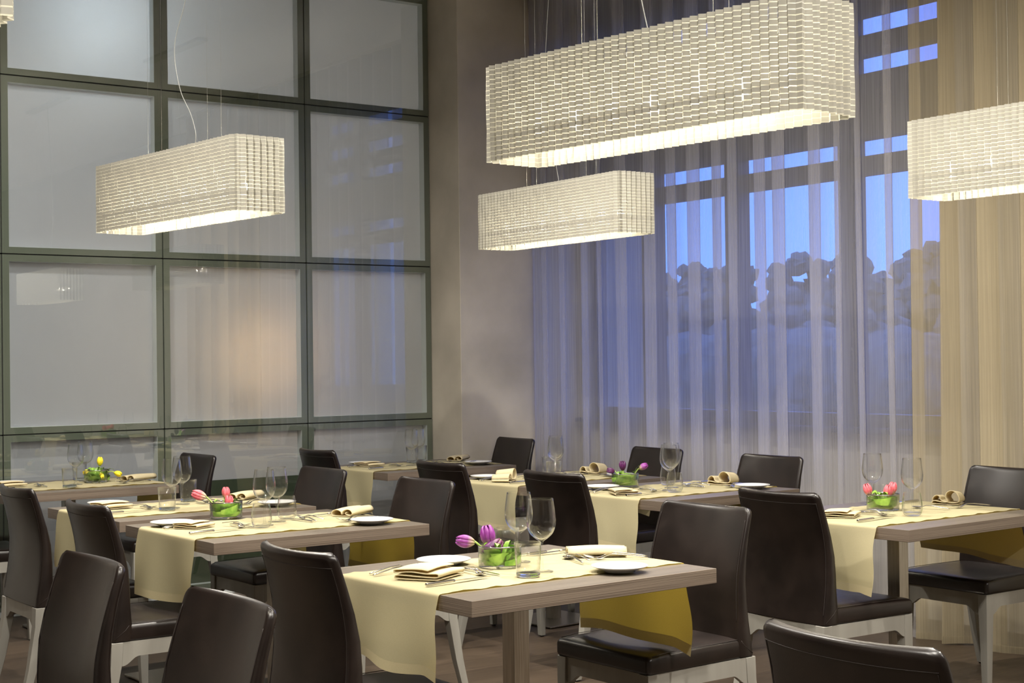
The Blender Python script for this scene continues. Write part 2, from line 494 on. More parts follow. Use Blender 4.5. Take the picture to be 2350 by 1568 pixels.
# ------------------------------------------------------------------ mesh helpers
class MB:
    def __init__(s):
        s.v, s.f, s.mi, s.uv = [], [], [], {}
        s.sm = []

    def face(s, idx, mi=0, smooth=False):
        s.f.append(tuple(idx))
        s.mi.append(mi)
        s.sm.append(smooth)

    def box(s, x0, x1, y0, y1, z0, z1, mi=0):
        b = len(s.v)
        s.v += [(x, y, z) for x in (x0, x1) for y in (y0, y1) for z in (z0, z1)]
        for q in ((0, 1, 3, 2), (4, 6, 7, 5), (0, 4, 5, 1), (2, 3, 7, 6), (0, 2, 6, 4), (1, 5, 7, 3)):
            s.face([b + i for i in q], mi)

    def loops(s, loops, closed=True, cap0=False, cap1=False, mi=0, smooth=True, ring=False):
        """bridge a list of equally long point loops"""
        n = len(loops[0])
        b = len(s.v)
        for l in loops:
            s.v += [tuple(p) for p in l]
        R_ = len(loops)
        for i in range(R_ if ring else R_ - 1):
            i2 = (i + 1) % R_
            for j in range(n if closed else n - 1):
                k = (j + 1) % n
                s.face([b + i * n + j, b + i * n + k, b + i2 * n + k, b + i2 * n + j], mi, smooth)
        if cap0:
            s.face([b + j for j in range(n)][::-1], mi)
        if cap1:
            s.face([b + (R_ - 1) * n + j for j in range(n)], mi)
        return b

    def lathe(s, prof, n=32, cx=0, cy=0, mi=0, closed_prof=False):
        loops = []
        for r, z in prof:
            loops.append([(cx + max(r, 1e-5) * math.cos(2 * PI * j / n), cy + max(r, 1e-5) * math.sin(2 * PI * j / n), z) for j in range(n)])
        s.loops(loops, True, mi=mi, ring=closed_prof)

    def tube(s, pts, r, n=8, mi=0, cap=True):
        pts = [Vector(p) for p in pts]
        rs = r if isinstance(r, (list, tuple)) else [r] * len(pts)
        loops = []
        prev = None
        for i, p in enumerate(pts):
            d = (pts[min(i + 1, len(pts) - 1)] - pts[max(i - 1, 0)]).normalized()
            if prev is None:
                a = Vector((0, 0, 1)) if abs(d.z) < 0.9 else Vector((1, 0, 0))
                u = d.cross(a).normalized()
            else:
                u = (prev - d * prev.dot(d)).normalized()
            prev = u
            w = d.cross(u)
            loops.append([p + (u * math.cos(2 * PI * k / n) + w * math.sin(2 * PI * k / n)) * rs[i] for k in range(n)])
        s.loops(loops, True, cap, cap, mi=mi)

    def prism(s, poly, axis, a0, a1, mi=0):
        """extrude a 2D polygon. axis 'x': poly in (y,z); 'y': (x,z); 'z': (x,y)"""
        def P(p, a):
            return {'x': (a, p[0], p[1]), 'y': (p[0], a, p[1]), 'z': (p[0], p[1], a)}[axis]
        b = len(s.v)
        n = len(poly)
        s.v += [P(p, a0) for p in poly] + [P(p, a1) for p in poly]
        for j in range(n):
            k = (j + 1) % n
            s.face([b + j, b + k, b + n + k, b + n + j], mi)
        s.face([b + j for j in range(n)][::-1], mi)
        s.face([b + n + j for j in range(n)], mi)

    def build(s, name, mats, parent=None, bevel=0, seg=2, solid=0, sub=0, loc=None, rotz=0, smooth=None, ang=35):
        me = bpy.data.meshes.new(name)
        me.from_pydata([tuple(p) for p in s.v], [], s.f)
        for mm in (mats if isinstance(mats, (list, tuple)) else [mats]):
            me.materials.append(mm)
        for p, mi, sm in zip(me.polygons, s.mi, s.sm):
            p.material_index = mi
            p.use_smooth = sm if smooth is None else smooth
        if s.uv:
            ul = me.uv_layers.new(name='UVMap')
            for li, l in enumerate(me.loops):
                pass
            for p in me.polygons:
                q = s.uv.get(p.index)
                if q:
                    for k, li in enumerate(p.loop_indices):
                        ul.data[li].uv = q[k]
        me.validate()
        import bmesh
        bm = bmesh.new()
        bm.from_mesh(me)
        bmesh.ops.recalc_face_normals(bm, faces=bm.faces)
        bm.to_mesh(me)
        bm.free()
        o = bpy.data.objects.new(name, me)
        COL.objects.link(o)
        if parent:
            o.parent = parent
        if loc:
            o.location = loc
        o.rotation_euler = (0, 0, rotz)
        if solid:
            md = o.modifiers.new('solid', 'SOLIDIFY')
            md.thickness = solid
            md.offset = 0
        if bevel:
            md = o.modifiers.new('bevel', 'BEVEL')
            md.width = bevel
            md.segments = seg
            md.limit_method = 'ANGLE'
            md.angle_limit = math.radians(ang)
            if smooth is None and not any(s.sm):
                for p in me.polygons:
                    p.use_smooth = True
                wn2 = o.modifiers.new('wn', 'WEIGHTED_NORMAL')
                wn2.keep_sharp = False
        if sub:
            md = o.modifiers.new('sub', 'SUBSURF')
            md.levels = md.render_levels = sub
        return o


def thing(name, label, cat, loc=(0, 0, 0), rotz=0, group=None):
    o = bpy.data.objects.new(name, None)
    COL.objects.link(o)
    o.empty_display_size = 0.1
    o.location = loc
    o.rotation_euler = (0, 0, rotz)
    o['label'] = label
    o['category'] = cat
    if group:
        o['group'] = group
    return o


def tag(o, label, cat, group=None, kind=None):
    o['label'] = label
    o['category'] = cat
    if group:
        o['group'] = group
    if kind:
        o['kind'] = kind
    return o


def struct(o):
    o['kind'] = 'structure'
    return o


def dup(root, loc, rotz, label, group=None):
    r = root.copy()
    COL.objects.link(r)
    r.location = loc
    r.rotation_euler = (0, 0, rotz)
    r['label'] = label
    if group:
        r['group'] = group

    def kids(src, dst):
        for ch in list(src.children):
            c = ch.copy()
            COL.objects.link(c)
            c.parent = dst
            kids(ch, c)
    kids(root, r)
    return r


def smoothpath(pts, n=8, closed=False):
    """Catmull-Rom through 2D/3D points"""
    P_ = [Vector(p) for p in pts]
    out = []
    L_ = len(P_)
    for i in range(L_ if closed else L_ - 1):
        if closed:
            p0, p1, p2, p3 = P_[i - 1], P_[i], P_[(i + 1) % L_], P_[(i + 2) % L_]
        else:
            p0, p1, p2, p3 = P_[max(i - 1, 0)], P_[i], P_[i + 1], P_[min(i + 2, L_ - 1)]
        for k in range(n):
            t = k / n
            out.append(0.5 * ((2 * p1) + (-p0 + p2) * t + (2 * p0 - 5 * p1 + 4 * p2 - p3) * t * t + (-p0 + 3 * p1 - 3 * p2 + p3) * t ** 3))
    if not closed:
        out.append(P_[-1])
    return out


# ------------------------------------------------------------------ room shell
YG = 8.29          # glass partition plane
CEIL = 3.77
XW = 6.3           # window wall plane
b = MB(); b.box(-3.2, XW + .25, -4.2, 11.4, -0.1, 0.0)
struct(b.build('floor', M['floor']))
b = MB(); b.box(-3.2, XW + .25, -4.2, 11.4, CEIL, CEIL + .1)
struct(b.build('ceiling', M['ceiling']))
b = MB(); b.box(-3.2, -3.0, -4.2, 11.4, 0, CEIL)
struct(b.build('wall_left', M['wallpaint']))
b = MB(); b.box(-3.0, XW, -4.2, -4.0, 0, CEIL)
struct(b.build('wall_front', M['wallpaint']))
# plain rear wall of the space behind the partition and the solid stretch left of the glazed columns
b = MB(); b.box(-3.0, XW, 11.2, 11.4, 0, CEIL)
b.box(-3.0, 1.57, YG + .0, YG + .12, 0, CEIL)
struct(b.build('wall_back', M['wallpaint']))
# plaster pillar
b = MB(); b.box(5.322, XW, 7.95, 11.2, 0, CEIL)
p = struct(b.build('wall_corner', M['plaster'], bevel=0.004))

# window wall (x = XW): openings
WIN = [(7.33, 7.80), (6.56, 7.20), (5.66, 6.44), (4.97, 5.54)]
ZS = 0.985
b = MB()
b.box(XW, XW + .18, 4.89, 7.905, 0, ZS - .03)                     # below the sill
b.box(XW, XW + .18, -4.2, 4.89, 0, CEIL)
b.box(XW, XW + .18, 7.86, 8.6, 0, CEIL)                           # solid wall to the right
struct(b.build('wall_right', M['wallpaint']))
b = MB(); b.box(XW - .10, XW + .2, 4.89, 7.9, ZS - .03, ZS)
struct(b.build('trim_1', M['joinery'], bevel=.004))
zb = [(ZS, ZS + .07), (2.36, 2.46), (2.555, 2.91), (3.01, 3.12), (3.23, 3.34), (3.45, CEIL)]
rows = [(ZS + .07, 2.36), (2.46, 2.555), (2.91, 3.01), (3.12, 3.23), (3.34, 3.45)]
for i, (y0, y1) in enumerate(WIN):
    root = bpy.data.objects.new('window_%d' % (20 + i), None)
    COL.objects.link(root)
    root.location = (XW + .05, (y0 + y1) / 2, ZS)
    struct(root)
    w = (y1 - y0) / 2
    b = MB()
    for z0, z1 in zb:
        b.box(-.03, .06, -w, w, z0 - ZS, z1 - ZS)
    b.box(-.03, .06, w, w + .06, 0, CEIL - ZS)
    b.box(-.03, .06, -w - .06, -w, 0, CEIL - ZS)
    b.build('window_frame', M['joinery'], root)
    b = MB()
    for z0, z1 in rows:
        b.box(.01, .018, -w, w, z0 - ZS, z1 - ZS)
    b.build('window_pane', M['winpane'], root)

# ------------------------------------------------------------------ glass partition
XJ = [1.60, 2.525, 3.460, 4.402, 5.322]
ZJ = [0.03, 0.997, 1.995, 2.985, CEIL - .004]
k = 1
DP = 0.066
for i in range(4):
    for j in range(4):
        x0, x1, z0, z1 = XJ[i], XJ[i + 1], ZJ[j], ZJ[j + 1]
        root = bpy.data.objects.new('window_%d' % k, None)
        k += 1
        COL.objects.link(root)
        root.location = ((x0 + x1) / 2, YG, z0)
        struct(root)
        w = (x1 - x0) / 2
        h = z1 - z0
        g = 0.0035
        fr = 0.042
        b = MB()
        y0, y1 = 0.004, DP + .01
        b.box(-w + g, -w + fr, y0, y1, g, h - g)
        b.box(w - fr, w - g, y0, y1, g, h - g)
        b.box(-w + fr, w - fr, y0, y1, g, g + .036)
        b.box(-w + fr, w - fr, y0, y1, h - g - .036, h - g)
        # lighter inner lining of the reveal
        e = 0.0015
        b.box(-w + fr, -w + fr + e, y0 + .002, y1, .04, h - .04, 1)
        b.box(w - fr - e, w - fr, y0 + .002, y1, .04, h - .04, 1)
        b.box(-w + fr, w - fr, y0 + .002, y1, .0395, .0395 + e, 1)
        b.box(-w + fr, w - fr, y0 + .002, y1, h - .0395 - e, h - .0395, 1)
        b.build('window_frame', [M['frame'], M['reveal']], root)
        b = MB(); b.box(-w + g, w - g, 0, .0035, g, h - g)
        b.build('glass_pane', M['pane'], root)
        b = MB()
        zl = .04
        if j == 0:
            zl = 0.40 if i == 3 else 0.645
            if i == 2:
                zl = 0.645
            if i in (0, 1, 3):
                zl = .04
        b.box(-w + fr, w - fr, DP - .004, DP, zl, h - .04)
        b.build('frosted_panel', M['frosted'], root)
        if zl > .05:
            b = MB(); b.box(-w + fr, w - fr, DP - .012, DP, .04, zl)
            b.build('lower_panel', M['panelgreen'], root)
b = MB()
for xj in XJ[1:4]:
    b.box(xj - .0045, xj + .0045, YG + .012, YG + .02, 0, CEIL)
for zj in ZJ[1:4]:
    b.box(1.6, 5.32, YG + .012, YG + .02, zj - .0045, zj + .0045)
struct(b.build('trim_2', M['joint']))
b = MB(); b.box(1.57, 5.322, YG - .012, YG + .1, 0, .028)
struct(b.build('baseboard_back', M['reveal'], bevel=.003))


def light(name, typ, loc, energy, col, size=0.1, parent=None, **kw):
    l = bpy.data.lights.new(name, typ)
    l.energy = energy
    l.color = col
    if typ in ('POINT', 'SPOT'):
        l.shadow_soft_size = size
    for a, v in kw.items():
        setattr(l, a, v)
    o = bpy.data.objects.new(name, l)
    COL.objects.link(o)
    o.location = loc
    if parent:
        o.parent = parent
    return o


# lamps of the room behind the frosted partition: a warm wall lamp and a cool ceiling lamp
wl = thing('wall_lamp', 'small warm lamp glowing orange through the middle frosted glass panel', 'lamp', (4.13, 8.66, 1.42))
b = MB()
b.lathe([(0.0, 0.05), (.03, .045), (.05, .02), (.055, -.02), (.03, -.05), (0, -.055)], 20)
b.build('lamp_globe', M['bulb'], wl)
light('wall_lamp_light', 'POINT', (0, 0, 0), 45, (1, .58, .25), .07, wl)
cl = thing('ceiling_lamp', 'cool white lamp glowing through the upper left frosted panels', 'lamp', (3.1, 8.85, 3.5))
b = MB()
b.lathe([(0.0, 0.0), (.08, .0), (.09, .02), (.09, .05), (0, .05)], 24)
b.build('lamp_disc', M['bulb'], cl)
light('ceiling_lamp_light', 'POINT', (0, 0, -.12), 50.0, (.80, .92, 1), .08, cl)
for (x_, y_, z_, w_) in ((2.3, 10.3, 2.6, 'left'), (4.75, 10.1, 2.9, 'right')):  # two more unseen lamps, added to brighten the frosted panels from behind
    c2 = thing('ceiling_lamp', 'unseen white lamp added deep behind the %s frosted panels to backlight them' % w_, 'lamp', (x_, y_, z_))
    b = MB()
    b.lathe([(0.0, 0.0), (.08, .0), (.09, .02), (.09, .05), (0, .05)], 24)
    b.build('lamp_disc', M['whiteplastic'], c2)
    b = MB()
    b.tube([(0, 0, .05), (0, 0, CEIL - z_)], .004, 6)
    b.build('rod', M['wire'], c2)
    light('ceiling_lamp_light', 'POINT', (0, 0, -.14), 75.0, (1, .97, .92), .12, c2)

# ------------------------------------------------------------------ added fill downlights, all out of view (they light the chairs and the floor)
FILL_SPOTS = [(1.55, 1.2), (3.6, 1.2), (3.55, 4.5), (1.5, 4.5), (2.0, 6.6), (4.2, -.4), (0.2, 1.8), (3.6, 2.9)]
SPL = ['added unseen fill downlight ' + w_ for w_ in ('just in front of the viewer', 'between the two nearest pendant lamps and the viewer', 'over the aisle in the middle of the room',
       'near the left wall beside the second table row', 'over the table behind the left pink tulips', 'farthest behind the viewer', 'left of the viewer', 'over the aisle between the two nearest pendants')]
sp0 = None
for i, (x, y) in enumerate(FILL_SPOTS):
    if sp0 is None:
        sp0 = thing('fill_downlight', SPL[0], 'ceiling light', (x, y, CEIL), 0, 'added fill downlights')
        b = MB()
        b.lathe([(.045, -.001), (.06, -.004), (.062, 0.0), (.045, .0)], 24)
        b.build('ring', M['whiteplastic'], sp0)
        b = MB()
        b.lathe([(0, -.0015), (.044, -.0015), (.044, 0), (0, 0)], 24)
        b.build('lens', M['lens'], sp0)
        sl = light('fill_beam', 'SPOT', (0, 0, -.03), FILL_W, (1, .94, .85), .05, sp0, spot_size=math.radians(172), spot_blend=1.0)
    else:
        dup(sp0, (x, y, CEIL), 0, SPL[i])

# ------------------------------------------------------------------ pendant lamps
LL_, LW_, LH_ = 1.205, 0.236, 0.286


def rrect(hx, hy, r, step):
    """points around a rounded rectangle, with outward normals, evenly spaced"""
    segs = []
    pts = []
    for cx, cy, a0 in ((hx - r, hy - r, 0), (-hx + r, hy - r, 90), (-hx + r, -hy + r, 180), (hx - r, -hy + r, 270)):
        for k_ in range(9):
            a = math.radians(a0 + k_ * 90 / 8)
            pts.append((cx + r * math.cos(a), cy + r * math.sin(a)))
    n = len(pts)
    L_ = [math.dist(pts[i], pts[(i + 1) % n]) for i in range(n)]
    tot = sum(L_)
    cnt = 2 * round(tot / step / 2)
    out = []
    for q in range(cnt):
        d_ = q * tot / cnt
        i = 0
        while d_ > L_[i]:
            d_ -= L_[i]
            i += 1
        a, b_ = Vector(pts[i]), Vector(pts[(i + 1) % n])
        tg = (b_ - a).normalized()
        out.append((a + tg * d_, Vector((tg.y, -tg.x))))
    return out, tot


def make_pendant(x, y, z, th, label):
    root = thing('pendant_lamp', label, 'pendant lamp', (x, y, z), th, 'long pleated pendant lamps')
    ring, tot = rrect(LW_ / 2 - .007, LL_ / 2 - .007, 0.030, 0.0145)
    b = MB()
    ROWS = 20
    n = len(ring)
    ZN = 6
    rnd = random.Random(4)
    for q in range(n):
        (p0, n0), (p1, n1) = ring[q], ring[(q + 1) % n]
        i0 = len(b.v)
        o0 = .0068 if q % 2 == 0 else -.0068
        o1 = -o0
        stag = 0
        a_ = p0 + n0 * o0
        c_ = p1 + n1 * o1
        for kz in range(ZN + 1):
            zz = LH_ * kz / ZN
            wob = 0.0010 * math.sin(kz * 1.7 + q * .9)
            b.v += [(a_.x + n0.x * wob, a_.y + n0.y * wob, zz), (c_.x + n1.x * wob, c_.y + n1.y * wob, zz)]
        for kz in range(ZN):
            u0, u1 = q + .02, q + .98
            v0, v1 = ROWS * kz / ZN + stag, ROWS * (kz + 1) / ZN + stag
            s0 = i0 + kz * 2
            b.uv[len(b.f)] = [(u0, v0), (u1, v0), (u1, v1), (u0, v1)]
            b.face([s0, s0 + 1, s0 + 3, s0 + 2])
    me_o = b.build('shade', M['shade'], root)
    # inner frame: ring bar, spine and cross bars
    b = MB()
    ring2, _ = rrect(LW_ / 2 - .022, LL_ / 2 - .022, 0.03, 0.03)
    zr = LH_ * .25
    b.tube([(p_.x, p_.y, zr) for p_, _n in ring2] + [(ring2[0][0].x, ring2[0][0].y, zr)], .0060, 6, cap=False)
    b.box(-.012, .012, -LL_ / 2 + .02, LL_ / 2 - .02, LH_ - .06, LH_ - .045)
    for yy in (-.45, 0, .45):
        b.box(-LW_ / 2 + .01, LW_ / 2 - .01, yy - .006, yy + .006, LH_ - .06, LH_ - .052)
    b.build('inner_frame', M['whiteplastic'], root)
    bl0 = None
    for k_ in range(7):
        yy = (k_ - 3) * .158
        if bl0 is None:
            b = MB()
            b.lathe([(0, -.03), (.012, -.026), (.019, -.01), (.017, .006), (.009, .022), (.009, .03), (0, .03)], 12)
            b.lathe([(0, .03), (.0125, .03), (.0125, .13), (0, .13)], 12, mi=1)
            bl0 = b.build('bulb', [M['bulb'], M['whiteplastic']], root, loc=(0, yy, .100))
        else:
            c_ = bl0.copy()
            COL.objects.link(c_)
            c_.location = (0, yy, .100)
        light('bulb_light', 'POINT', (0, yy, .096), BULB_W, (1, .93, .77), .024, root)
    hc = CEIL - z
    for yy in (-.25, .25):
        for xx in (-.031, .031):
            b = MB()
            b.tube([(xx, yy, LH_ - .05), (xx, yy, hc)], .0005, 5)
            b.build('suspension_wire', M['wire'], root)
    b = MB()
    if 'before the glass partition' in label:
        cp = [(0, -.07, LH_ - .05), (0, -.08, LH_), (0, -.10, .35), (0, -.06, .44), (0, .03, .56), (0, .07, .74), (0, -.03, .92), (0, -.12, 1.2), (0, -.04, 1.6), (0, 0, hc)]
    else:
        cp = [(0, .0, LH_ - .05), (0, .01, LH_), (0, .045, .42), (0, .12, .75), (0, .10, 1.1), (0, .04, 1.5), (0, 0, hc)]
    b.tube(smoothpath(cp, 6), .0015, 6)
    b.build('power_cord', M['cord'], root)
    b = MB()
    b.box(-.04, .04, -.5, .5, hc - .025, hc)
    b.build('ceiling_plate', M['whiteplastic'], root, bevel=.003)
    return root


PEND = [(2.479, 5.713, 1.946, .085, 'lit long pleated pendant lamp hanging alone before the glass partition'),
        (2.721, 3.098, 1.967, .085, 'largest and nearest lit pleated pendant lamp, cut by the top edge'),
        (4.565, 5.904, 1.960, -.02, 'smaller lit pendant lamp hanging just below the biggest one, before the plaster corner'),
        (4.549, 3.045, 1.955, .0, 'lit pendant lamp cut off by the right edge before the beige curtain'),
        (0.64, 3.06, 1.95, .05, 'lit pendant lamp of which only a tip shows in the top left corner')]
for q in PEND:
    make_pendant(*q)

# ------------------------------------------------------------------ tables
TW, TL, TT, TH = 0.793, 0.90, 0.0437, 0.747
TAB = {1: (2.183, 3.225, .034), 2: (2.201, 4.851, .014), 3: (2.215, 5.774, .029), 4: (2.238, 7.351, -.015),
       5: (4.341, 7.238, .012), 6: (4.361, 5.855, .085), 7: (4.339, 4.916, .046), 8: (4.266, 3.514, .041)}
WHO = {1: 'nearest table', 2: 'left pink tulip table', 3: 'table behind the left pink tulips', 4: 'yellow tulip table',
       5: 'table by the plaster corner', 6: 'back table behind the purple tulips', 7: 'middle purple tulip table', 8: 'pink tulip table by the curtain'}
TLAB = {1: 'grey-brown wooden table nearest the viewer, with purple tulips and square steel post',
        2: 'grey-brown wooden table at left with pink tulips and round tumblers',
        3: 'grey-brown wooden table just behind the left pink tulip table, no bowl on it',
        4: 'grey-brown wooden table with yellow tulips against the glass partition',
        5: 'grey-brown wooden table in the far corner beside the plaster pillar',
        6: 'grey-brown wooden table half hidden behind the middle purple tulip bowl',
        7: 'grey-brown wooden table in the middle with purple tulips at its far edge',
        8: 'darker-edged wooden table at right with pink tulips, beside the curtain'}


def t2w(k, x, y):
    X, Y, th = TAB[k]
    c, s = math.cos(th), math.sin(th)
    return X + c * x - s * y, Y + s * x + c * y


def make_table():
    X, Y, th = TAB[1]
    root = thing('dining_table', TLAB[1], 'table', (X, Y, 0), th, 'square wooden dining tables')
    b = MB()
    z0, z1 = TH - TT, TH
    v = [(0, 0, z0), (TL, 0, z0), (TL, TW, z0), (0, TW, z0), (0, 0, z1), (TL, 0, z1), (TL, TW, z1), (0, TW, z1)]
    b.v = v
    b.face((4, 5, 6, 7), 0)
    b.face((3, 2, 1, 0), 0)
    b.face((0, 1, 5, 4), 1)
    b.face((2, 3, 7, 6), 1)
    b.face((1, 2, 6, 5), 2)
    b.face((3, 0, 4, 7), 2)
    b.build('tabletop', [M['oak_top'], M['oak_side'], M['oak_endside']], root, bevel=.0014, seg=1)
    b = MB()
    b.box(TL / 2 - .029, TL / 2 + .029, TW / 2 - .029, TW / 2 + .029, .012, z0 - .008)
    b.build('post', M['steel'], root, bevel=.0015, seg=1)
    b = MB()
    b.box(TL / 2 - .16, TL / 2 + .16, TW / 2 - .16, TW / 2 + .16, z0 - .008, z0)
    b.build('mounting_plate', M['steel'], root)
    b = MB()
    b.box(TL / 2 - .19, TL / 2 + .19, TW / 2 - .19, TW / 2 + .19, .004, .014)
    b.build('base_plate', M['steel'], root, bevel=.002, seg=1)
    b = MB()
    for sx_ in (-1, 1):
        for sy_ in (-1, 1):
            b.lathe([(0, 0), (.015, 0), (.015, .004), (0, .004)], 10, TL / 2 + sx_ * .16, TW / 2 + sy_ * .16)
    b.build('levelling_feet', M['glide'], root)
    return root


t0 = make_table()
for k in range(2, 9):
    X, Y, th = TAB[k]
    dup(t0, (X, Y, 0), th, TLAB[k])


# ------------------------------------------------------------------ runners
def make_runner(k, dl, dr, label, seed):
    """cloth laid lengthwise over the table, hanging over both ends by dl and dr"""
    rnd = random.Random(seed)
    y0, y1 = 0.142 + rnd.uniform(-.004, .004), 0.646 + rnd.uniform(-.006, .006)
    ph = [rnd.uniform(0, 6.28) for _ in range(8)]
    prof = []                                     # (x, z, drop distance, end)
    R_ = .010
    zt = TH + .0022

    def side(d, end):
        out = []
        n = 16
        for i in range(n, -1, -1):
            out.append((-R_ + .003 if end == 0 else TL + R_ - .003, zt - R_ - d * i / n, d * i / n, end))
        for i in range(1, 4):
            a = PI / 2 * i / 4
            c = 0.003
            if end == 0:
                out.append((c - R_ * math.cos(a), zt - R_ + R_ * math.sin(a), 0, end))
            else:
                out.append((TL - c + R_ * math.cos(a), zt - R_ + R_ * math.sin(a), 0, end))
        return out
    A = side(dl, 0)
    Bq = side(dr, 1)[::-1]
    top = [(.004 + (TL - .008) * i / 48, zt, 0, -1) for i in range(49)]
    prof = A + top + Bq
    NY = 36
    loops = []
    for (x, z, d, en) in prof:
        row = []
        for j in range(NY + 1):
            t_ = j / NY
            y = y0 + (y1 - y0) * t_
            xx, zz = x, z
            if d > 0:
                D_ = dl if en == 0 else dr
                s_ = d / D_
                sg = -1 if en == 0 else 1
                wv = .013 * math.sin(t_ * 5.2 + ph[0] + en) + .007 * math.sin(t_ * 11 + ph[1] + 2 * en) + .012
                xx += sg * wv * s_ ** 1.15 * (1.0 if en == 0 else .9)
                xx += sg * .012 * math.sin(s_ * 2.6) * (abs(t_ - .5) * 2) ** 2
                y += (.006 * math.sin(s_ * 7 + ph[2]) + .006 * s_) * (1 if t_ > .5 else -1) * (abs(t_ - .5) * 2) ** 3
                zz += s_ * (.014 * math.sin(t_ * 3.0 + ph[3] + en * 2) + .004 * math.sin(t_ * 9 + ph[4]))
                if en == 0 and t_ < .12:
                    zz -= s_ * .018 * (1 - t_ / .12)
                if en == 1 and t_ < .15:
                    zz -= s_ * .012 * (1 - t_ / .15)
            elif en == -1:
                ed = abs(t_ - .5) * 2
                if ed > .93:
                    q_ = (ed - .93) / .07
                    lift = .0022 * max(0, math.sin(x * 58 + ph[5] + (0 if t_ < .5 else 2))) + .0012 * max(0, math.sin(x * 91 + ph[6]))
                    zz += lift * q_
                    y += .0025 * math.sin(x * 58 + ph[5] + .5) * q_
                zz += .0006 * (math.sin(x * 21 + t_ * 9) + 1)
            row.append((xx, y, zz))
        loops.append(row)
    root = thing('table_runner', label, 'table runner', (TAB[k][0], TAB[k][1], 0), TAB[k][2], 'cream table runners')
    # body and the two hems
    hz = 2
    b = MB()
    b.loops(loops[hz:-hz], closed=False)
    b.build('runner_cloth', M['runner'], root)
    for nm, seg in (('hem', loops[:hz + 1]), ('hem', loops[-hz - 1:])):
        b = MB()
        b.loops(seg, closed=False)
        b.build(nm, M['hem'], root)
    return root


RUN = {1: (.205, .262), 2: (.228, .23), 3: (.22, .22), 4: (.21, .2), 5: (.215, .2), 6: (.20, .2), 7: (.212, .2), 8: (.225, .205)}
for k, (a, c) in RUN.items():
    make_runner(k, a, c, 'pale yellow linen runner hanging over both ends of the ' + WHO[k], 10 + k)


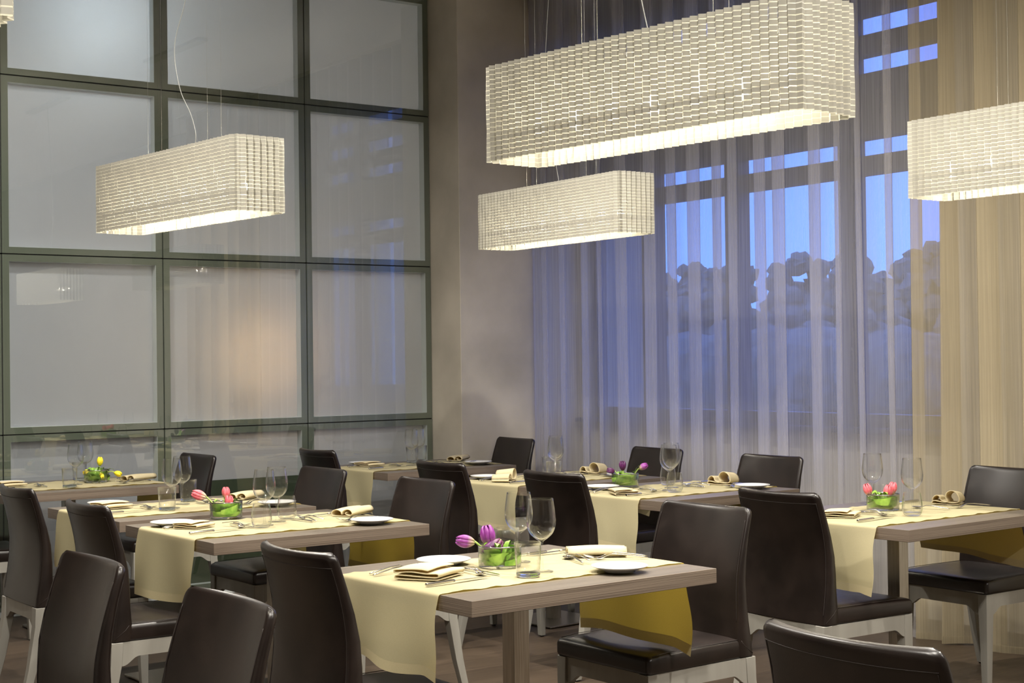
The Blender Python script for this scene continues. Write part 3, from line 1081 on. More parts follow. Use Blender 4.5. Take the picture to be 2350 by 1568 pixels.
# ------------------------------------------------------------------ chairs
def make_chair(label):
    root = thing('dining_chair', label, 'chair', (0, 0, 0), 0, 'dark brown leather dining chairs')
    # backrest: loops up the height; local +x is the way the sitter faces
    prof = [(.408, -.252, -.182, .219), (.44, -.250, -.178, .2195), (.475, -.247, -.183, .2195), (.52, -.243, -.189, .219), (.58, -.240, -.193, .218),
            (.65, -.242, -.201, .2165), (.72, -.253, -.219, .2145), (.79, -.272, -.243, .212), (.84, -.290, -.262, .2095), (.857, -.2965, -.268, .208),
            (.8645, -.2985, -.271, .2055), (.871, -.2985, -.274, .201), (.8755, -.296, -.278, .195), (.878, -.2915, -.283, .187)]
    loops = []
    TS = [1, .965, .90, .80, .66, .5, .33, .16, 0, -.16, -.33, -.5, -.66, -.80, -.90, -.965, -1]
    for z, xr, xf, hw in prof:
        v = (z - .408) / .47
        cv = .006 + .030 * v
        rc = min(.008, (xf - xr) * .45)
        lp = []
        for t_ in TS:                                # rear face, +y to -y
            e_ = abs(t_) ** 2.2
            pinch = rc if abs(t_) > .999 else (rc * .12 if abs(t_) > .96 else 0)
            lp.append((xr + cv * e_ + pinch, t_ * hw, z + (.004 * e_ * v)))
        for t_ in TS[::-1]:
            e_ = abs(t_) ** 2.2
            pinch = rc if abs(t_) > .999 else (rc * .12 if abs(t_) > .96 else 0)
            lp.append((xf + cv * e_ * .9 - pinch, t_ * hw, z + (.004 * e_ * v)))
        loops.append(lp)
    b = MB()
    last = loops[-1]
    nn = len(last)
    loops.append([((last[j][0] + last[nn - 1 - j][0]) / 2, last[j][1] * .985, last[j][2] + .0012) for j in range(nn)])
    b.loops(loops, True, True, False)
    bo = b.build('backrest', M['leather'], root, smooth=True, ang=50)
    es = bo.modifiers.new('es', 'EDGE_SPLIT')
    es.split_angle = math.radians(60)
    # seat cushion
    b = MB()
    NX = 14

    def outline(z, ins):
        pts = []
        x0, x1 = -.205, .222 - ins
        w0, w1 = .2165 - ins, .2235 - ins
        r = .016
        pts += [(x0, -w0), (x0 + .2, -(w0 + w1) / 2)]
        for a in range(5):
            an = -PI / 2 + a * PI / 8
            pts.append((x1 - r + r * math.cos(an), -w1 + r + r * math.sin(an)))
        for a in range(5):
            an = a * PI / 8
            pts.append((x1 - r + r * math.cos(an), w1 - r + r * math.sin(an)))
        pts += [(x0 + .2, (w0 + w1) / 2), (x0, w0)]
        return [(p_[0], p_[1], z - (.006 * max(0, (p_[0] - .1) / .12) if z > .45 else 0)) for p_ in pts]
    b.loops([outline(.405, .006), outline(.408, .001), outline(.416, -.001), outline(.445, -.001), outline(.457, .0005), outline(.463, .005), outline(.4665, .013), outline(.4685, .05)], True, True, True)
    so = b.build('seat', M['leather'], root, smooth=True)
    es = so.modifiers.new('es', 'EDGE_SPLIT')
    es.split_angle = math.radians(62)
    # stitching and piping
    b = MB()

    def edge(which, sgn, lo=1, hi=9):
        out = []
        for z, xr, xf, hw in prof[lo:hi]:
            v = (z - .408) / .47
            cv = .006 + .030 * v
            e_ = ((hw - .012) / hw) ** 2.2
            out.append(((xr + cv * e_ + .0002) if which == 'r' else (xf + .9 * cv * e_ - .0002), sgn * (hw - .012), z + .004 * v * e_))
        return out
    for sgn in (-1, 1):
        b.tube(smoothpath([(p_[0], p_[1], p_[2]) for p_ in edge('r', sgn)], 4), .0011, 5)
        b.tube(smoothpath([(p_[0] + .0000, p_[1] , p_[2]) for p_ in edge('f', sgn, 3)], 4), .0009, 5)
        b.tube([(-.240, sgn * .2188, .416), (-.20, sgn * .2192, .446), (-.187, sgn * .2188, .462)], .0012, 5)
        b.tube([(-.185, sgn * .212, .4655), (0, sgn * .2155, .4665), (.14, sgn * .218, .4655), (.2, sgn * .2185, .460)], .0012, 5)
    # seam below the top edge of the rear face
    z, xr, xf, hw = prof[8]
    b.tube([(xr + (.006 + .03 * .92) * abs(t_) ** 2.2 - .0002, t_ * hw, z + .004 * abs(t_) ** 2.2 * .92) for t_ in [(-1 + j / 8) * .955 for j in range(17)]], .0011, 5)
    b.build('stitching', M['thread'], root)
    # frame
    b = MB()
    W_ = .214

    def apron(L0, L1):
        n = 8
        top, low, brk = .405, .352, .322
        pts = [(L0, top), (L1, top), (L1, brk)]
        s = (L1 - L0)
        for i in range(n + 1):
            t_ = i / n
            pts.append((L1 - .012 - .06 * t_, brk + (low - brk) * (0.5 - .5 * math.cos(PI * t_))))
        for i in range(n + 1):
            t_ = i / n
            pts.append((L0 + .072 - .06 * t_, low + (brk - low) * (0.5 - .5 * math.cos(PI * t_))))
        pts.append((L0, brk))
        return pts
    for sgn in (-1, 1):
        y_ = sgn * .2085
        b.prism(apron(-.222, .192), 'y', y_ - .009, y_ + .009)
    b.prism(apron(-.185, .185), 'x', .195, .213)
    b.prism(apron(-.185, .185), 'x', -.247, -.229)
    b.build('seat_frame', M['legpaint'], root)
    for sx_ in (1, -1):
        for sgn in (-1, 1):
            b = MB()
            if sx_ == 1:
                st = [(.405, .176, .220, .176, .220), (.33, .176, .220, .178, .220), (.006, .190, .218, .189, .217)]
            else:
                st = [(.405, -.252, -.208, .176, .220), (.33, -.255, -.213, .178, .220), (.16, -.282, -.246, .184, .2185), (.006, -.318, -.288, .190, .217)]
            lp = []
            for z, xa, xb, ya, yb in st:
                lp.append([(xa, sgn * ya, z), (xb, sgn * ya, z), (xb, sgn * yb, z), (xa, sgn * yb, z)])
            b.loops(lp, True, True, True, smooth=False)
            z, xa, xb, ya, yb = st[-1]
            b.box(xa + .005, xb - .005, min(sgn * ya, sgn * yb) + .005, max(sgn * ya, sgn * yb) - .005, 0, .006, 1)
            b.build('leg', [M['legpaint'], M['glide']], root, bevel=.002, seg=1)
    return root


# (x, y) of the middle of the back's top edge, facing, label
CH = [
    (1.853, 3.585, 'L', 0, 'dark leather chair at the near left end of the nearest table, back to the viewer'),
    (3.474, 3.703, 'R', 1.7, 'dark leather chair turned slightly, across the nearest table, yellow cloth over its seat'),
    (1.886, 5.262, 'L', 0, 'dark leather chair with rounded back at the left end of the left pink tulip table'),
    (3.374, 5.292, 'R', 1, 'dark leather chair at the right end of the left pink tulip table, behind purple bloom'),
    (1.925, 6.190, 'L', 0, 'dark leather chair at the left picture edge showing its pale rear legs'),
    (3.378, 6.190, 'R', 1, 'dark leather chair at the right end of the table behind the left pink tulips'),
    (1.950, 7.720, 'L', 0, 'dark leather chair at the far left of the yellow tulip table, mostly out of view'),
    (3.400, 7.653, 'R', 2, 'dark leather chair against the glass partition, right of the yellow tulip table'),
    (4.068, 7.585, 'L', 0, 'dark leather chair at the left end of the plaster corner table, by the partition'),
    (5.565, 7.679, 'R', -2, 'dark leather chair in the far corner between plaster pillar and curtain'),
    (3.978, 6.157, 'L', 1, 'dark leather chair at the left end of the back table, behind another chair'),
    (5.468, 6.216, 'R', 0, 'dark leather chair before the curtain, behind the middle wine glasses'),
    (3.974, 5.240, 'L', 2, 'dark grey-lit leather chair directly behind the nearest wine glasses'),
    (5.432, 5.313, 'R', 1, 'dark leather chair before the curtain at the right end of the middle table'),
    (4.005, 3.915, 'L', -1, 'dark leather chair with white frame at the left end of the curtain-side table'),
    (5.537, 3.994, 'R', 0, 'dark leather chair on grey legs at the right edge, before the beige curtain'),
    (1.373, 3.735, 'R', 0, 'dark leather chair back at the bottom left, left of the similar lower one'),
    (1.370, 2.915, 'R', 0, 'dark leather chair back rising from the bottom edge left of the nearest chair'),
    (2.013, 1.807, 'L', 0, 'curved top of a dark leather chair at the bottom right corner'),
]
c0 = None
for (x, y, sd, rot, lab) in CH:
    th = math.radians(rot) + (0 if sd == 'L' else PI)
    off = .268
    cx, cy = x + off * math.cos(th), y + off * math.sin(th)
    if c0 is None:
        c0 = make_chair(lab)
        c0.location = (cx, cy, 0)
        c0.rotation_euler = (0, 0, th)
    else:
        dup(c0, (cx, cy, 0), th, lab)

# ------------------------------------------------------------------ tableware
ZT = TH + .0042        # top of the runner


def make_wine(label):
    root = thing('wine_glass', label, 'wine glass', (0, 0, 0), 0, 'wine glasses on the tables')
    out = [(.0345, .0010), (.033, .0022), (.020, .0035), (.009, .0065), (.0050, .013), (.0042, .030), (.0040, .060), (.0046, .082), (.008, .0905), (.018, .0975), (.031, .109), (.0395, .124), (.0432, .142), (.0428, .160), (.0400, .185), (.0362, .2145)]
    inn = [(.0355, .2145), (.0392, .185), (.0419, .160), (.0423, .142), (.0386, .1245), (.0300, .110), (.0165, .0995), (.006, .0955), (0, .0945)]
    b = MB()
    sm = smoothpath(out, 3)
    bowl_i = next(i for i, p_ in enumerate(sm) if p_[1] > .086)
    b.lathe([(p_[0], p_[1]) for p_ in sm[bowl_i:]] + [(p_[0], p_[1]) for p_ in smoothpath(inn, 3)], 40)
    b.build('bowl', M['glass'], root)
    b = MB()
    b.lathe([(0, 0), (.0345, 0)] + [(p_[0], p_[1]) for p_ in sm[:bowl_i + 1]] + [(.001, .092)], 32)
    b.build('stem', M['glass'], root)
    return root


def make_straight_tumbler(label):
    root = thing('water_tumbler', label, 'water glass', (0, 0, 0), 0, 'water tumblers on the tables')
    b = MB()
    b.lathe([(.0345, .012), (.0360, .04), (.0393, .098), (.0383, .0985), (.0350, .04), (.0328, .013), (0, .0125)], 36)
    b.build('wall', M['glass'], root)
    b = MB()
    b.lathe([(0, 0), (.031, 0), (.0343, .003), (.0344, .0115), (.0325, .0118), (0, .0118)], 36)
    b.build('glass_base', M['thickglass'], root)
    return root


def make_round_tumbler(label):
    root = thing('stemless_glass', label, 'water glass', (0, 0, 0), 0, 'stemless round tumblers on the tables')
    b = MB()
    o_ = smoothpath([(0, .0005), (.024, .001), (.034, .010), (.0385, .028), (.0380, .050), (.0345, .075), (.0315, .092)], 4)
    i_ = smoothpath([(.0306, .092), (.0336, .075), (.0370, .050), (.0373, .028), (.032, .013), (.02, .006), (0, .0055)], 4)
    b.lathe([(p_[0], p_[1]) for p_ in o_] + [(p_[0], p_[1]) for p_ in i_], 36)
    b.build('glass_body', M['glass'], root)
    return root


def make_flower_bowl(label):
    root = thing('glass_bowl', label, 'bowl', (0, 0, 0), 0, 'low glass flower bowls')
    b = MB()
    b.lathe([(0, 0), (.061, 0), (.0645, .004), (.0655, .064), (.0630, .0642), (.0615, .008), (0, .007)], 48)
    b.build('bowl_wall', M['glass'], root)
    b = MB()
    b.lathe([(.0659, .0618), (.0659, .0656), (.0628, .0656), (.0628, .0618)], 48, closed_prof=True)
    b.build('silver_rim', M['silverrim'], root)
    b = MB()
    b.lathe([(0, .0425), (.0622, .0425), (.0622, .0415), (0, .0415)], 32)
    b.build('water', M['water'], root)
    return root


def leaf_coils(seed):
    """leaves and stems wound round the inside of the bowl"""
    rnd = random.Random(seed)
    b = MB()
    for k_ in range(26):
        r0 = .057 - .005 * rnd.random() - .0012 * k_ % .02
        a0 = rnd.uniform(0, 2 * PI)
        arc = rnd.uniform(1.6, 3.6)
        z0, z1 = rnd.uniform(.012, .05), rnd.uniform(.012, .055)
        w_ = rnd.uniform(.009, .017)
        n = 16
        lo, hi = [], []
        for i in range(n + 1):
            t_ = i / n
            a = a0 + arc * t_
            r = r0 - .018 * rnd.random() * 0 - .012 * math.sin(PI * t_ + k_)
            z = z0 + (z1 - z0) * t_ + .005 * math.sin(t_ * 5 + k_)
            ww = w_ * math.sin(PI * min(1, .12 + t_ * .88)) ** .6
            zl, zh = max(.009, z - ww), min(.062, z + ww)
            lo.append((r * math.cos(a), r * math.sin(a), zl))
            hi.append(((r + .003) * math.cos(a), (r + .003) * math.sin(a), zh))
        b.loops([lo, hi], closed=False)
    for k_ in range(4):
        a0 = rnd.uniform(0, 6.28)
        b.tube([((.052 - .006 * k_ * .5) * math.cos(a0 + i * .3), (.052 - .003 * k_) * math.sin(a0 + i * .3), .014 + .009 * k_ + .012 * math.sin(i * .3 + k_)) for i in range(14)], .0028, 6, mi=1)
    for k_ in range(5):
        a = rnd.uniform(0, 6.28)
        n = 8
        lo, hi = [], []
        for i in range(n + 1):
            t_ = i / n
            r = .018 + .03 * t_
            z = .03 + .042 * math.sin(t_ * 2.2)
            ww = .010 * math.sin(PI * min(1, .1 + t_ * .9)) ** .7
            lo.append((r * math.cos(a) - ww * math.sin(a), r * math.sin(a) + ww * math.cos(a), z))
            hi.append((r * math.cos(a) + ww * math.sin(a), r * math.sin(a) - ww * math.cos(a), z + .004))
        b.loops([lo, hi], closed=False)
    return b


def make_tulip(start, head, matl, label, open_=0.0, size=1.0, leaf=False):
    """stem from start to head, with a cup of six petals along the stem direction (world coords)"""
    s, h = Vector(start), Vector(head)
    root = thing('tulip', label, 'flower', s, 0, 'cut tulips')
    d = h - s
    hz = Vector((d.x, d.y, 0))
    mid = d * .5 + Vector((0, 0, .012))
    if math.hypot(d.x, d.y) < .8 * d.z or open_ == .1:
        mid = Vector((d.x * .8, d.y * .8, d.z * .30))
    b = MB()
    ln = .046 * size
    tip = d
    axis = (d - mid).normalized()
    base = tip - axis * ln * .5
    pts = smoothpath([(0, 0, 0), mid, base], 6)
    b.tube(pts, .0030, 8)
    b.build('flower_stem', M['stem'], root)
    # bloom
    q = axis.to_track_quat('Z', 'Y').to_matrix()
    b = MB()
    for ring_ in (0, 1):
        for k_ in range(3):
            an = (k_ * 2 + ring_) * PI / 3
            NU, NV = 6, 9
            i0 = len(b.v)
            for iv in range(NV + 1):
                v = iv / NV
                r = (.0165 if ring_ else .0145) * size * (math.sin(PI * min(1, v * .86 + .05)) ** .62) * (1 + open_ * v * v * 1.2)
                hw = 1.18 * (math.sin(PI * min(.999, v * .93 + .04)) ** .55)
                for iu in range(NU + 1):
                    t_ = -1 + 2 * iu / NU
                    a = an + t_ * hw * .62
                    rr_ = r * (1 - .10 * abs(t_) ** 2 + .04 * math.cos(t_ * 3))
                    z = ln * v + .002 * (1 - t_ * t_) * v
                    p_ = q @ Vector((rr_ * math.cos(a), rr_ * math.sin(a), z))
                    b.v.append(tuple(base + p_))
            for iv in range(NV):
                for iu in range(NU):
                    s0 = i0 + iv * (NU + 1) + iu
                    b.uv[len(b.f)] = [(iu / NU, iv / NV), ((iu + 1) / NU, iv / NV), ((iu + 1) / NU, (iv + 1) / NV), (iu / NU, (iv + 1) / NV)]
                    b.face([s0, s0 + 1, s0 + NU + 2, s0 + NU + 1], 0, True)
    b.build('bloom', M[matl], root, solid=.0007)
    if leaf:
        b = MB()
        n = 10
        side_ = axis.cross(Vector((0, 0, 1))).normalized()
        lo, hi = [], []
        for i in range(n + 1):
            t_ = i / n
            c_ = mid * (.3 + 1.5 * t_) * .8 + side_ * .004 + Vector((0, 0, .002 + .012 * math.sin(t_ * PI)))
            ww = .011 * math.sin(PI * min(1, .1 + t_ * .9)) ** .7
            lo.append(c_ - side_ * ww)
            hi.append(c_ + side_ * ww + Vector((0, 0, .004)))
        b.loops([lo, hi], closed=False)
        b.build('leaf', M['leaf'], root)
    return root


WINE = {1: [[.456, .276], [.536, .485]], 2: [[.383, .363], [.484, .453]], 3: [[.383, .342], [.494, .48]], 4: [[.478, .36], [.597, .557]], 5: [[.411, .392], [.522, .491]],
        6: [[.43, .341], [.55, .472]], 7: [[.393, .36], [.501, .455]], 8: [[.611, .642], [.48, .345]]}
TUMB = {1: [[.365, .225], [.549, .565]], 2: [[.336, .295], [.56, .515]], 3: [[.324, .262], [.575, .59]], 4: [[.393, .203], [.593, .64]], 5: [[.539, .586], [.65, .66]],
        6: [[.327, .243], [.589, .57]], 7: [[.333, .262], [.594, .574]], 8: [[.374, .266], [.58, .574]]}
WG, STT, RT = [None], [None], [None]


def place(proto, maker, x, y, z, rz, label):
    if proto[0] is None:
        proto[0] = maker(label)
        proto[0].location = (x, y, z)
        proto[0].rotation_euler = (0, 0, rz)
        return proto[0]
    return dup(proto[0], (x, y, z), rz, label)


for k in range(1, 9):
    for i, (x, y) in enumerate(WINE[k]):
        X, Y = t2w(k, x, y)
        wh = ('nearer', 'farther')[i] if k != 8 else ('farther', 'nearer')[i]
        place(WG, make_wine, X, Y, ZT, 0, 'empty wine glass, the %s of the two on the %s' % (wh, WHO[k]))
    rnd_ = k in (2, 7, 8)
    for i, (x, y) in enumerate(TUMB[k]):
        X, Y = t2w(k, x, y)
        place(RT if rnd_ else STT, make_round_tumbler if rnd_ else make_straight_tumbler, X, Y, ZT, 0,
              'empty %s water tumbler, the %s one on the %s' % ('round stemless' if rnd_ else 'straight-sided', ('nearer', 'farther')[i], WHO[k]))

BOWL = {1: (.433, .448), 2: (.401, .733), 4: (.622, .453), 7: (.381, .652), 8: (.482, .49)}
TUL = {1: [((.351, .510, .837), 'violet', 0, 1.22), ((.410, .474, .850), 'violet', 0.1, 1.4), ((.415, .455, .815), 'darkviolet', .35, 1.5)],
       2: [((.314, .796, .852), 'pink', 0, 1.28), ((.403, .740, .858), 'pink', .1, 1.0), ((.407, .722, .824), 'pink', .15, 1.05)],
       4: [((.636, .441, .868), 'yellow', 0, 1.0), ((.577, .483, .813), 'yellow', 0, .8), ((.631, .40, .795), 'yellow', 0, .72), ((.714, .388, .802), 'yellow', .2, .9)],
       7: [((.329, .697, .838), 'darkviolet', 0, .85), ((.374, .661, .860), 'darkviolet', .3, .98), ((.452, .599, .855), 'violet', .05, .98)],
       8: [((.434, .527, .840), 'pink', .1, 1.05), ((.488, .470, .832), 'pink', 0.05, 1.15), ((.519, .470, .843), 'pink', .1, 1.1)]}
TLB = {1: ['lilac tulip leaning out left on a long stem on the nearest table', 'upright lilac tulip behind a dark purple one on the nearest table', 'dark purple open tulip at the bowl rim on the nearest table'],
       2: ['pink tulip leaning far left out of its bowl on the left table', 'pink tulip topmost over the bowl on the left pink tulip table', 'salmon pink tulip just under another on the left pink tulip table'],
       4: ['topmost yellow tulip standing upright over its bowl by the partition', 'leftmost small yellow tulip at the rim beside the tumbler', 'lowest yellow tulip hanging over the front of its bowl', 'rightmost yellow tulip drooping sideways out of its bowl'],
       7: ['closed dark purple tulip leaning left on the middle table', 'ruffled dark purple tulip standing in the middle of its bowl', 'lilac tulip leaning right over a long leaf on the middle table'],
       8: ['leftmost pink tulip on the table by the curtain', 'middle pink tulip leaning forward on the table by the curtain', 'rightmost pink tulip on the table by the curtain']}
BN = {1: 'purple tulips on the nearest table', 2: 'pink tulips on the left table', 4: 'yellow tulips by the glass partition', 7: 'purple tulips on the middle table', 8: 'pink tulips beside the curtain'}
FB = [None]
for k, (x, y) in BOWL.items():
    X, Y = t2w(k, x, y)
    zb_ = ZT if (.15 < y < .64) else TH + .001
    if k in (2, 7):
        zb_ = ZT
    place(FB, make_flower_bowl, X, Y, zb_, 0, 'low round glass bowl with silver rim holding ' + BN[k])
    lb = leaf_coils(k)
    lo = lb.build('tulip_leaves', [M['leaf'], M['stem']], None, loc=(X, Y, zb_ + .0005))
    tag(lo, 'green leaves coiled in the glass bowl of ' + BN[k], 'leaves', 'coiled tulip leaves', 'stuff')
    for (hd, mt, op, sz), lab in zip(TUL[k], TLB[k]):
        hx, hy = t2w(k, hd[0], hd[1])
        v_ = Vector((hx - X, hy - Y))
        st = Vector((X, Y)) + v_ * (.3 if v_.length < .05 else .38)
        make_tulip((st.x, st.y, zb_ + .045), (hx, hy, hd[2] - .008), mt, lab, op, sz, leaf=(mt == 'violet' and k == 7) or (mt == 'yellow'))


# plates
def make_plate(label):
    b = MB()
    pr = [(0, .0), (.046, .0), (.047, .0035), (.052, .0045), (.080, .0145), (.0835, .0165), (.0835, .0182), (.080, .0182), (.060, .0105), (.050, .0072), (.045, .0062), (0, .0062)]
    b.lathe(pr, 48)
    o = b.build('side_plate', M['china'])
    tag(o, label, 'plate', 'white side plates')
    return o


PLATE = {1: [[.335, .603], [.631, .130]], 2: [[.11, .600], [.728, .142]], 3: [[.215, .655], [.775, .125]], 4: [[.2, .60]], 5: [[.225, .66], [.749, .18]], 6: [[.178, .61], [.731, .15]], 7: [[.213, .635], [.741, .155]]}
PL_ = [None]
for k, v in PLATE.items():
    for i, (x, y) in enumerate(v):
        X, Y = t2w(k, x, y)
        lab = 'white china side plate at the %s end of the %s' % (('left', 'right')[i], WHO[k])
        if PL_[0] is None:
            PL_[0] = make_plate(lab)
            o = PL_[0]
        else:
            o = PL_[0].copy()
            COL.objects.link(o)
            o['label'] = lab
        o.location = (X, Y, ZT)

# napkins ----------------------------------------------------------
NAPK = {
    'flat': ([(q_[0] * 1.2, q_[1] * 1.1) for q_ in [(-.052, .004), (0, .003), (.054, .004), (.060, .009), (.052, .0135), (.0, .011), (-.045, .010), (-.053, .0145), (-.049, .020), (-.02, .0195), (.02, .023), (.058, .020), (.062, .0245), (.056, .028), (.0, .031), (-.026, .028)]], .15),
    'rolls': ([(q_[0] * 1.12, q_[1] * 1.1) for q_ in [(-.034, .004), (.0, .003), (.034, .004), (.040, .014), (.032, .024), (.018, .027), (.004, .021), (.0, .010), (-.004, .021), (-.018, .029), (-.033, .027), (-.041, .015), (-.034, .0075), (-.02, .009), (-.014, .015), (-.02, .019)]], .185),
    'wave': ([(-.055, .004), (.0, .003), (.05, .004), (.056, .010), (.045, .015), (.01, .010), (-.008, .013), (.0, .030), (-.006, .047), (-.025, .055), (-.046, .046), (-.056, .026), (-.05, .012), (-.02, .0095), (.016, .016), (.024, .030), (.038, .036), (.052, .026), (.054, .016)], .085),
}
NPROTO = {}


def make_napkin(style, label):
    pr, ln = NAPK[style]
    pts = smoothpath(pr, 5)
    b = MB()
    loops = []
    NL = 8
    for i in range(NL + 1):
        t_ = i / NL - .5
        q = 1.0 + (.05 * math.sin(t_ * 3) if style == 'rolls' else .0)
        skew = .10 * t_ * ln if style == 'flat' else 0
        loops.append([(p_[0] * q + skew, t_ * ln, max(.0022, p_[1] * (1.0 + (.18 * t_ if style == 'wave' else .06 * math.cos(t_ * 5))))) for p_ in pts])
    b.loops(loops, closed=False)
    o = b.build('napkin', M['napkin'], solid=.0028)
    tag(o, label, 'napkin', 'folded cream napkins')
    return o


NSC = {(2, 0): .74, (3, 0): .86, (4, 0): .82, (7, 0): .82, (8, 0): .84, (5, 0): .85, (6, 0): 1.1, (6, 1): 1.1, (7, 1): 1.1}
# per setting: (x, y, style, rotation in degrees) in table coordinates
NAP = {1: [(.152, .405, 'flat', 31), (.80, .43, 'rolls', -35)], 2: [(.145, .47, 'flat', 33), (.84, .475, 'rolls', 30)], 3: [(.185, .52, 'flat', 11), (.835, .53, 'rolls', 34)],
       4: [(.17, .46, 'flat', 12), (.84, .41, 'rolls', 27)], 5: [(.185, .50, 'flat', 16), (.86, .55, 'rolls', 38)], 6: [(.125, .40, 'wave', 120), (.76, .40, 'wave', 15)],
       7: [(.105, .36, 'flat', 68), (.80, .40, 'wave', 15)], 8: [(.165, .43, 'flat', 34), (.86, .45, 'wave', 20)]}
STY = {'flat': 'flat-folded', 'rolls': 'double-rolled', 'wave': 'loosely humped'}
for k, v in NAP.items():
    for i, (x, y, st, r) in enumerate(v):
        X, Y = t2w(k, x, y)
        lab = '%s cream napkin at the %s end of the %s' % (STY[st], ('left', 'right')[i], WHO[k])
        if st not in NPROTO:
            o = NPROTO[st] = make_napkin(st, lab)
        else:
            o = NPROTO[st].copy()
            COL.objects.link(o)
            o['label'] = lab
        q_ = NSC.get((k, i), 1)
        o.scale = (q_, q_, q_)
        o.location = (X, Y, ZT - .0004)
        o.rotation_euler = (0, 0, TAB[k][2] + math.radians(r + 90))


# cutlery ------------------------------------------------------------
def strip(b, st, n=6):
    """flat tapered bar: stations (x, half width, z, half thickness)"""
    loops = []
    for x, w, z, h in st:
        loops.append([(x, w * math.cos(2 * PI * q / n + PI / n), z + h * math.sin(2 * PI * q / n + PI / n)) for q in range(n)])
    b.loops(loops, True, True, True)


def make_fork(scale=1.0):
    b = MB()
    strip(b, [(0, .0035, .0045, .0022), (.02, .0044, .0075, .0024), (.08, .0034, .015, .0022), (.115, .0026, .0165, .0018), (.130, .0030, .012, .0016), (.142, .0075, .0062, .0012), (.155, .0125, .0032, .0010), (.165, .0128, .0040, .0010)], 8)
    for j in range(4):
        y = (j - 1.5) * .0066
        loops = []
        for x, z, w in ((.163, .0040, .0017), (.18, .0068, .0015), (.195, .0105, .0012), (.203, .0132, .0007)):
            loops.append([(x, y - w, z - .0008), (x, y + w, z - .0008), (x, y + w, z + .0008), (x, y - w, z + .0008)])
        b.loops(loops, True, True, True)
    b.v = [(x * scale, y * scale, z * scale) for x, y, z in b.v]
    return b.build('fork', M['cutlery'])


def make_knife(scale=1.0):
    b = MB()
    strip(b, [(0, .0048, .0055, .0045), (.004, .0056, .0055, .0050), (.09, .0050, .0065, .0042), (.100, .0042, .0062, .0034)], 10)
    loops = []
    for x, y0, y1 in ((.098, -.0035, .0045), (.108, -.0045, .0065), (.17, -.0045, .0085), (.205, -.0045, .0065), (.222, -.0045, -.001), (.228, -.0045, -.0040)):
        z = .0060 - .022 * (x - .098) * .9
        z = max(.0018, z)
        loops.append([(x, y0, z + .0009), (x, y1, z + .0003), (x, y1, z - .0003), (x, y0, z - .0009)])
    b.loops(loops, True, True, True, smooth=False)
    b.v = [(x * scale, y * scale, z * scale) for x, y, z in b.v]
    return b.build('knife', M['cutlery'])


def make_spoon(scale=1.0):
    b = MB()
    strip(b, [(0, .0034, .0045, .0020), (.02, .0042, .007, .0022), (.08, .0032, .014, .0020), (.112, .0024, .0135, .0017), (.126, .0030, .0085, .0014), (.134, .0075, .006, .0010)], 8)
    NR, NA = 5, 20
    loops = []
    for i in range(NR + 1):
        r = i / NR
        loops.append([(.152 + .024 * r * math.cos(2 * PI * a / NA), .0165 * r * math.sin(2 * PI * a / NA), .0015 + .0065 * r * r) for a in range(NA)])
    b.loops(loops, True, False, False)
    b.v = [(x * scale, y * scale, z * scale) for x, y, z in b.v]
    return b.build('spoon', M['cutlery'], solid=.0012)


CPROTO = {}
MAKER = {'fork': make_fork, 'knife': make_knife, 'spoon': make_spoon}


def cut(kind, scale, X, Y, ang, z, label, grp, tilt=0.0):
    key = (kind, scale)
    if key not in CPROTO:
        o = CPROTO[key] = MAKER[kind](scale)
    else:
        o = CPROTO[key].copy()
        COL.objects.link(o)
    o.location = (X, Y, z)
    o.rotation_euler = (0, -tilt, ang)
    tag(o, label, kind, grp)
    return o


# default place setting seen from the left end: kind, scale, handle point, tip point, z lift, words
SET = [('fork', 1.0, (.045, .565), (.27, .607), 0, 'outer dinner fork'),
       ('fork', .98, (.038, .535), (.25, .575), 0, 'inner dinner fork'),
       ('knife', 1.02, (.040, .268), (.27, .286), 0, 'dinner knife'),
       ('spoon', .8, (.298, .464), (.286, .33), 0, 'dessert spoon'),
       ('fork', .8, (.268, .470), (.304, .32), .0062, 'dessert fork laid across the spoon'),
       ('knife', .78, (.318, .475), (.322, .31), 0, 'dessert knife')]
OVR = {(1, 1): [('spoon', .9, (.645, .310), (.712, .50), 0, 'dessert spoon'), ('knife', .78, (.735, .598), (.60, .60), 0, 'dessert knife'), ('fork', .8, (.668, .305), (.705, .46), .0062, 'dessert fork laid across the spoon'),
                ('fork', 1.0, (.900, .300), (.74, .425), 0, 'outer dinner fork'), ('fork', .98, (.875, .270), (.715, .395), 0, 'inner dinner fork'), ('knife', 1.02, (.87, .57), (.645, .575), 0, 'dinner knife')],
       (8, 1): [('fork', 1.0, (.895, .27), (.70, .335), 0, 'single dinner fork'), ('knife', 1.0, (.86, .60), (.64, .61), 0, 'dinner knife'), ('spoon', .9, (.66, .30), (.62, .47), 0, 'dessert spoon')],
       }
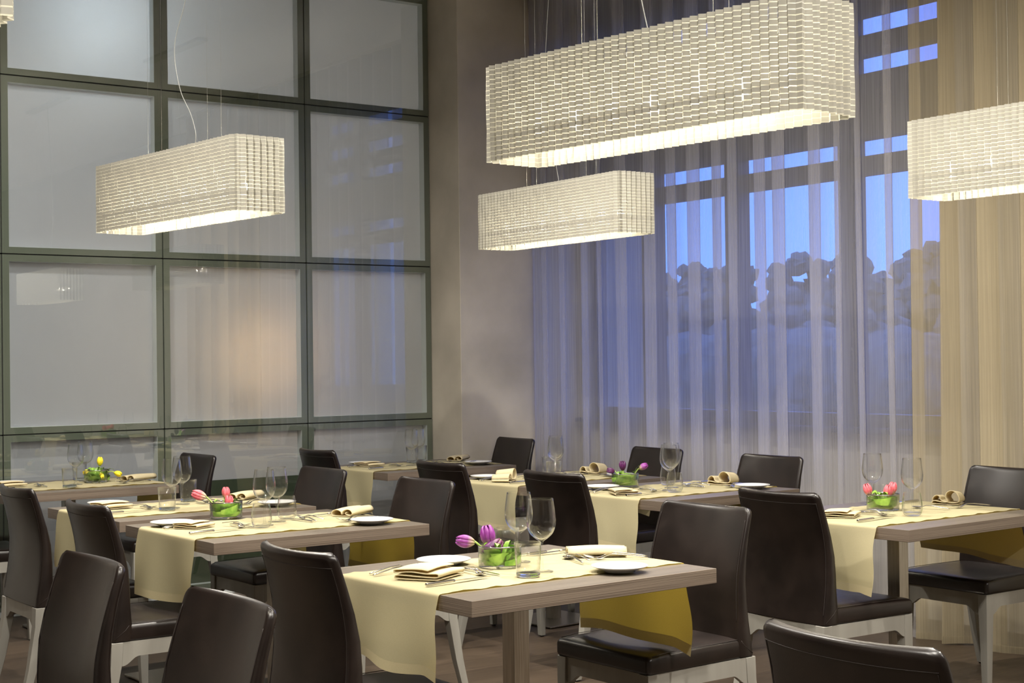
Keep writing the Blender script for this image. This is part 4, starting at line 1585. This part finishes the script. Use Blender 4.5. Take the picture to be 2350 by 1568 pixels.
for k in range(1, 9):
    for e in (0, 1):
        items = OVR.get((k, e))
        rn = random.Random(k * 7 + e)
        jx, jy = rn.uniform(-.01, .01), rn.uniform(-.008, .008)
        for (kind, scl, A_, B_, zl, wd_) in (items or SET):
            if items is None:
                if kind == 'fork' and scl > .9 and k != 1:
                    A_, B_ = (A_[0], A_[1] - .045), (B_[0], B_[1] - .045)
                a_ = (A_[0] + jx, A_[1] + jy)
                b_ = (B_[0] + jx + rn.uniform(-.006, .006), B_[1] + jy + rn.uniform(-.006, .006))
                if e == 1:
                    a_ = (TL - a_[0], TW - a_[1])
                    b_ = (TL - b_[0], TW - b_[1])
            else:
                a_, b_ = A_, B_
            ax, ay = t2w(k, *a_)
            bx_, by_ = t2w(k, *b_)
            cut(kind, scl, ax, ay, math.atan2(by_ - ay, bx_ - ax), ZT + .0003 + zl,
                '%s, %s end, %s' % (wd_.replace(' laid across the spoon', ''), ('left', 'right')[e], WHO[k]), 'steel %s on the tables' % (kind + 's' if kind != 'knife' else 'knives'))


# ------------------------------------------------------------------ curtains
def make_curtain(y0, y1, seed, pitch, amp, over, matl, label, xbase=5.87, zlo=.004, flare=.05):
    """meandering voile: the cloth doubles back on itself in each fold"""
    rnd = random.Random(seed)
    folds = []
    y = y0
    while y < y1:
        w = pitch * rnd.uniform(.75, 1.3)
        folds.append((y, min(w, y1 - y + .02), rnd.uniform(.75, 1.25), rnd.uniform(.7, 1.2)))
        y += w
    pts = []
    for (ys, w, a, ov) in folds:
        n = 22
        for i in range(n):
            t_ = i / n
            th_ = 2 * PI * t_
            # y runs forward, doubles back around mid fold
            yy = ys + w * (t_ + over * ov * math.sin(th_ * 1.0 + PI) / (2 * PI) * 2.0)
            xx = amp * a * math.sin(th_ * 1.0 - .6) * (.6 + .4 * math.sin(th_ / 2))
            pts.append((xx, yy))
    pts.append((0, y1))
    NZ = 14
    loops = []
    for iz in range(NZ + 1):
        s_ = iz / NZ
        z = CEIL - .01 - (CEIL - .01 - zlo) * s_
        row = []
        for j, (xx, yy) in enumerate(pts):
            f_ = .75 + .5 * s_
            row.append((xbase + xx * f_ + .010 * s_ * math.sin(yy * 17 + seed), yy + .008 * math.sin(s_ * 4 + yy * 9) * s_, z + (.006 * math.sin(yy * 13) if iz == NZ else 0)))
        loops.append(row)
    root = thing('sheer_curtain', label, 'curtain', (0, 0, 0), 0, 'voile curtains')
    b = MB()
    b.loops(loops, closed=False)
    b.build('curtain_cloth', matl, root)
    z1 = zlo + .05
    hem = []
    for q in (0, 1):
        hem.append([(p_[0] - .002, p_[1], (p_[2] + .0) if q == 0 else p_[2] + .035) for p_ in loops[-1]])
    b = MB()
    b.loops(hem, closed=False)
    b.build('curtain_hem', matl, root)
    return root


make_curtain(4.76, 7.885, 3, .19, -.034, 1.75, M['sheer'], 'tall sheer voile curtain with narrow folds before the blue windows')
make_curtain(3.2, 4.71, 8, .26, .055, 1.3, M['sheer2'], 'beige voile curtain with wide folds at the right edge', xbase=5.85)
b = MB(); b.box(5.82, 5.90, 3.0, 7.9, CEIL - .02, CEIL)
struct(b.build('trim_3', M['whiteplastic']))

# ------------------------------------------------------------------ outside
b = MB(); b.box(XW + .3, 160, -80, 140, -.4, -.3)
struct(b.build('floor_outdoor', M['ground']))

b = MB(); b.box(6.48, 6.94, 7.95, 8.6, -.3, 6)
struct(b.build('wall_outdoor', M['facade']))


def make_tree(x, y, h, seed, label):
    rnd = random.Random(seed)
    root = thing('tree', label, 'tree', (x, y, -.3), 0, 'trees outside the window')
    import bmesh
    bm = bmesh.new()
    for i in range(60):
        t_ = rnd.random()
        rr_ = h * .40 * (1.05 - t_ * .62)
        a = rnd.uniform(0, 6.28)
        c_ = Vector((rr_ * math.cos(a) * rnd.random() ** .6, rr_ * math.sin(a) * rnd.random() ** .6, h * (.15 + .72 * t_)))
        mtx = Matrix.Translation(c_) @ Matrix.Diagonal((1, 1, rnd.uniform(.7, 1.1), 1))
        bmesh.ops.create_icosphere(bm, subdivisions=2, radius=rr_ * rnd.uniform(.26, .42), matrix=mtx)
    for v in bm.verts:
        v.co += Vector((rnd.uniform(-1, 1), rnd.uniform(-1, 1), rnd.uniform(-1, 1))) * h * .018
    me = bpy.data.meshes.new('crown')
    bm.to_mesh(me)
    bm.free()
    me.materials.append(M['tree'])
    o = bpy.data.objects.new('crown', me)
    COL.objects.link(o)
    o.parent = root
    b = MB()
    b.tube([(0, 0, 0), (0, 0, h * .5)], h * .02, 8)
    b.build('trunk', M['bark'], root)
    return root


TREES = [(42, 49, 5.6, 'dark tree farthest left outside the windows'), (48, 53, 6.8, 'dark tree seen dimly through the leftmost clear curtain strip'), (41.5, 43, 5.7, 'dark tree at the left edge of the middle window'),
         (50, 47, 6.9, 'dark tree behind the left part of the middle window'), (42.5, 37.5, 5.9, 'dark tree behind the right part of the middle window'),
         (51, 41, 7.0, 'dark tree behind the bar between middle and right windows'), (43.5, 32, 5.7, 'dark tree at the left edge of the right window'), (56, 37.5, 7.4, 'dark tree behind the two street lamps'),
         (44, 26.5, 6.0, 'dark tree at the right edge of the right window')]
for i, (x, y, h, lab) in enumerate(TREES):
    make_tree(x, y, h, 40 + i, lab)
# clipped hedge closing the view under the trees
import bmesh
rnd = random.Random(9)
bm = bmesh.new()
for i in range(70):
    t_ = i / 69
    c_ = Vector((30 + 5 * t_, 43 - 25 * t_, rnd.uniform(.4, 1.1)))
    bmesh.ops.create_icosphere(bm, subdivisions=2, radius=rnd.uniform(.9, 1.5), matrix=Matrix.Translation(c_))
for v in bm.verts:
    v.co += Vector((rnd.uniform(-1, 1), rnd.uniform(-1, 1), rnd.uniform(-1, 1))) * .1
me = bpy.data.meshes.new('hedge')
bm.to_mesh(me)
bm.free()
me.materials.append(M['tree'])
hg = bpy.data.objects.new('hedge', me)
COL.objects.link(hg)
tag(hg, 'long dark hedge below the trees, outside the curtained windows', 'hedge')


def make_street_lamp(x, y, h, label):
    root = thing('street_lamp', label, 'street lamp', (x, y, -.3), 0, 'street lamps outside')
    b = MB()
    b.tube([(0, 0, 0), (0, 0, h)], .045, 8)
    b.build('pole', M['lampmetal'], root)
    b = MB()
    b.lathe([(.04, h), (.28, h + .05), (.24, h + .12), (.03, h + .18), (0, h + .18)], 16)
    b.build('lamp_head', M['lampmetal'], root)


make_street_lamp(27.5, 20.3, 4.4, 'taller grey street lamp outside, behind the curtain')
make_street_lamp(30, 21.6, 4.0, 'shorter grey street lamp outside, behind the curtain')
